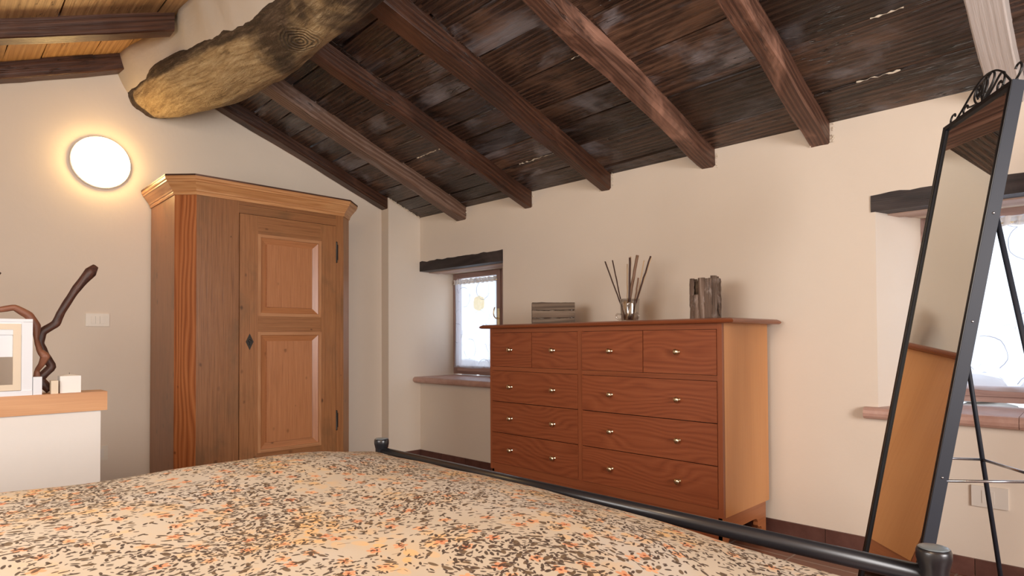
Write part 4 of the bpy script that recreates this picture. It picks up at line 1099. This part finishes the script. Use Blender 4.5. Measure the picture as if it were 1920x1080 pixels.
# crest: bent iron rod in the plane of the frame
def rod(pts, r=.0036, close=False):
    return [mf(a, .012, HM+bb) for a, bb in pts]
cx_ = .008
base_c = [('arch', [(-.165, .0), (-.120, .030), (-.060, .075), (-.005, .098), (.055, .094), (.105, .072), (.150, .036), (.190, .0)]),
          ('hook', [(-.186, 0), (-.196, .018), (-.190, .034), (-.172, .036), (-.166, .026)]), ('hook', [(.204, 0), (.222, .018), (.225, .036), (.212, .052), (.197, .050), (.192, .040)]),
          ('s', [(-.100, .040), (-.068, .022), (-.020, .014), (.010, .003)]),
          ('c', [(-.090, .0), (-.106, .018), (-.100, .034), (-.084, .034), (-.078, .022)]),
          ('c', [(.018, .004), (-.022, .018), (-.044, .046), (-.036, .074), (-.014, .074), (-.006, .054), (-.020, .042)]),
          ('c', [(.020, .004), (.004, .040), (.004, .074), (.018, .092), (.034, .088)]),
          ('c', [(.024, .004), (.046, .030), (.066, .056), (.066, .082), (.046, .094), (.028, .080), (.026, .050), (.022, .004)]),
          ('leaf', [(.012, .030), (.012, .060), (.022, .084), (.032, .060), (.030, .034)]),
          ('leaf', [(-.016, .030), (-.030, .050), (-.024, .066), (-.010, .050), (-.006, .032)]),
          ('s', [(.036, .002), (.072, .032), (.104, .062), (.126, .060), (.136, .040), (.134, .016)]),
          ('c', [(.134, .016), (.122, .003), (.106, .010), (.104, .028), (.116, .036), (.124, .028)])]
for nm, pts in base_c:
    MB().tube([mf(p.x, .012, HM+p.y) for p in curve([(a, q, 0) for a, q in pts], 8)], .0034, 8).build('crest_scroll', M_black, mr_)
MB().tube([mf(-HW, .012, HM+.001), mf(HW, .012, HM+.001)], .003, 8).build('crest_bar', M_black, mr_)
# back stand
nh = Vector((.829, .559, 0)).normalized()
def fl_(a, D): p = MO+mw_*a+nh*D; return Vector((p.x, p.y, .008))
HB = Vector(mf(-.105, .036, 1.42)); HA = Vector(mf(.190, .036, 1.43)); FB = fl_(-.195, .505); FA = fl_(.185, .55)
def atz(a, b2, z): k = (a.z-z)/(a.z-b2.z); return a.lerp(b2, k)
BB, AA = atz(HB, FB, .62), atz(HA, FA, .62)
for a, c_ in ((HB, FB), (HA, FA)):
    MB().tube([a, c_], .0075, 14).build('back_leg', M_grey, mr_)
MB().tube([mf(-HW+.01, .034, 1.42), mf(HW-.01, .034, 1.43)], .006, 12).build('hinge_bar', M_grey, mr_)
MB().tube([BB, AA], .005, 12).build('cross_bar', M_steel, mr_)
MB().tube([mf(-HW+.006, .030, .607), BB], .0045, 12).build('stay', M_steel, mr_)
MB().tube([mf(HW-.004, .030, .612), AA], .0045, 12).build('stay', M_steel, mr_)

# ---------------------------------------------------------------- bed
PL, PR_ = Vector((-1.992, 1.236, 0)), Vector((-.264, 1.277, 0))
bed = thing('iron_bed', 'black iron bed frame with capped round posts and tubular foot rail', 'bed', (-1.13, .3, 0))
def bedpost(p, H):
    r = .0222
    MB().lathe([(.012, 0), (.024, .004), (.024, .03), (r, .04), (r, H-.048), (r+.0005, H-.036), (r+.003, H-.026), (r+.005, H-.018), (r+.005, H-.006), (r+.003, H-.001), (r+.001, H)], (p.x, p.y, 0), seg=40).build('post', M_iron, bed)
    MB().lathe([(r+.0012, H-.0002), (r+.0012, H+.0008), (r-.003, H+.0018), (.001, H+.0024)], (p.x, p.y, 0), seg=40).build('cap', M_iron_reflect, bed.children[-1])
bedpost(PL, .682); bedpost(PR_, .682)
bd = (PR_-PL).normalized(); bn = Vector((-bd.y, bd.x, 0))
hd = 2.03
for p in (PL-bn*hd, PR_-bn*hd): bedpost(p, 1.0)
MB().tube([PL+Vector((0, 0, .634)), PR_+Vector((0, 0, .631))], .0170, 18).build('top_rail', M_iron, bed)
MB().tube([PL+Vector((0, 0, .30)), PR_+Vector((0, 0, .30))], .012, 14).build('lower_rail', M_iron, bed)
for p in (PL, PR_):
    q = p-bn*hd; MB().hexa([(p.x-.012, p.y, .24), (p.x+.012, p.y, .24), (q.x+.012, q.y, .24), (q.x-.012, q.y, .24)][::1] + [(p.x-.012, p.y, .30), (p.x+.012, p.y, .30), (q.x+.012, q.y, .30), (q.x-.012, q.y, .30)]).build('side_rail', M_iron, bed)
a, c_ = PL-bn*hd, PR_-bn*hd
MB().tube([a+Vector((0, 0, .95)), c_+Vector((0, 0, .95))], .0145, 14).build('head_rail', M_iron, bed)
q = PR_+bd*.020
b = MB().lathe([(.006, 0), (.006, .006), (.009, .008), (.009, .015), (.004, .019)], (PR_.x+bd.x*.018, PR_.y+bd.y*.018, .600), tuple(bd), 12); b.build('rail_bolt', M_steel, bed)
mt_ = MB().box((-1.93, YB+.22, .30), (-.33, 1.17, .52)).build('mattress', M_matt, bpy.data.objects['iron_bed'], bevel=.05, seg=4)

# bedspread: a thick quilt swelling over the mattress and hanging at the sides
sp = MB(); NX, NY = 150, 150
xl, xr_ = -1.95, -.375; yh, yf = -.75, 1.19
def top_z(x, y):
    dl, dr_, df = x-xl, xr_-x, yf-y
    e = lambda d, R: 1-(1-min(1, max(0, d)/R))**2.4
    h = .640 + .070*(e(dl+.06, .36)*e(dr_, .60)*e(df, .60))**.75 - .022*smooth(1-dr_/.5)*smooth(1-df/.7)
    h += .010*mn.noise(Vector((x*2.3, y*2.0, 3)))+.004*mn.noise(Vector((x*6, y*5, 1)))
    return h
hang = .36
P, U = [], []
def prof_(t, lo, hi, h0, h1):
    """arc-length style coordinate t in 0..1 -> (position, drop) with hanging flaps h0, h1 at either side."""
    L = (hi-lo)+h0+h1; s = t*L
    if s < h0: return lo, h0-s, s
    if s > h0+(hi-lo): return hi, s-h0-(hi-lo), s
    return lo+s-h0, 0, s
for j in range(NY):
    y, dyp, sv = prof_(j/(NY-1), yh, yf, .0, .16)
    for i in range(NX):
        x, dxp, su = prof_(i/(NX-1), xl, xr_, hang, hang)
        z = top_z(x, y); out = .035
        X_, Y_ = x, y
        if dxp > 0:
            k = min(1, dxp/.10); sgn = -1 if x == xl else 1
            X_ = x+sgn*(.030*sin(k*pi/2)+.006*sin(y*23)*min(1, dxp/.2)); z = z-max(0, dxp-.012*k)
        if dyp > 0:
            k = min(1, dyp/.06); Y_ = y+.012*sin(k*pi/2); z = z-dyp
        P.append((X_, Y_, max(z, .22))); U.append((su, sv))
sp.grid(P, NX, NY, U)
bs = sp.build('bedspread', M_spread, solid=.010)
tag(bs, 'cream quilted bedspread with small dark leaves and orange flowers', 'bedspread')
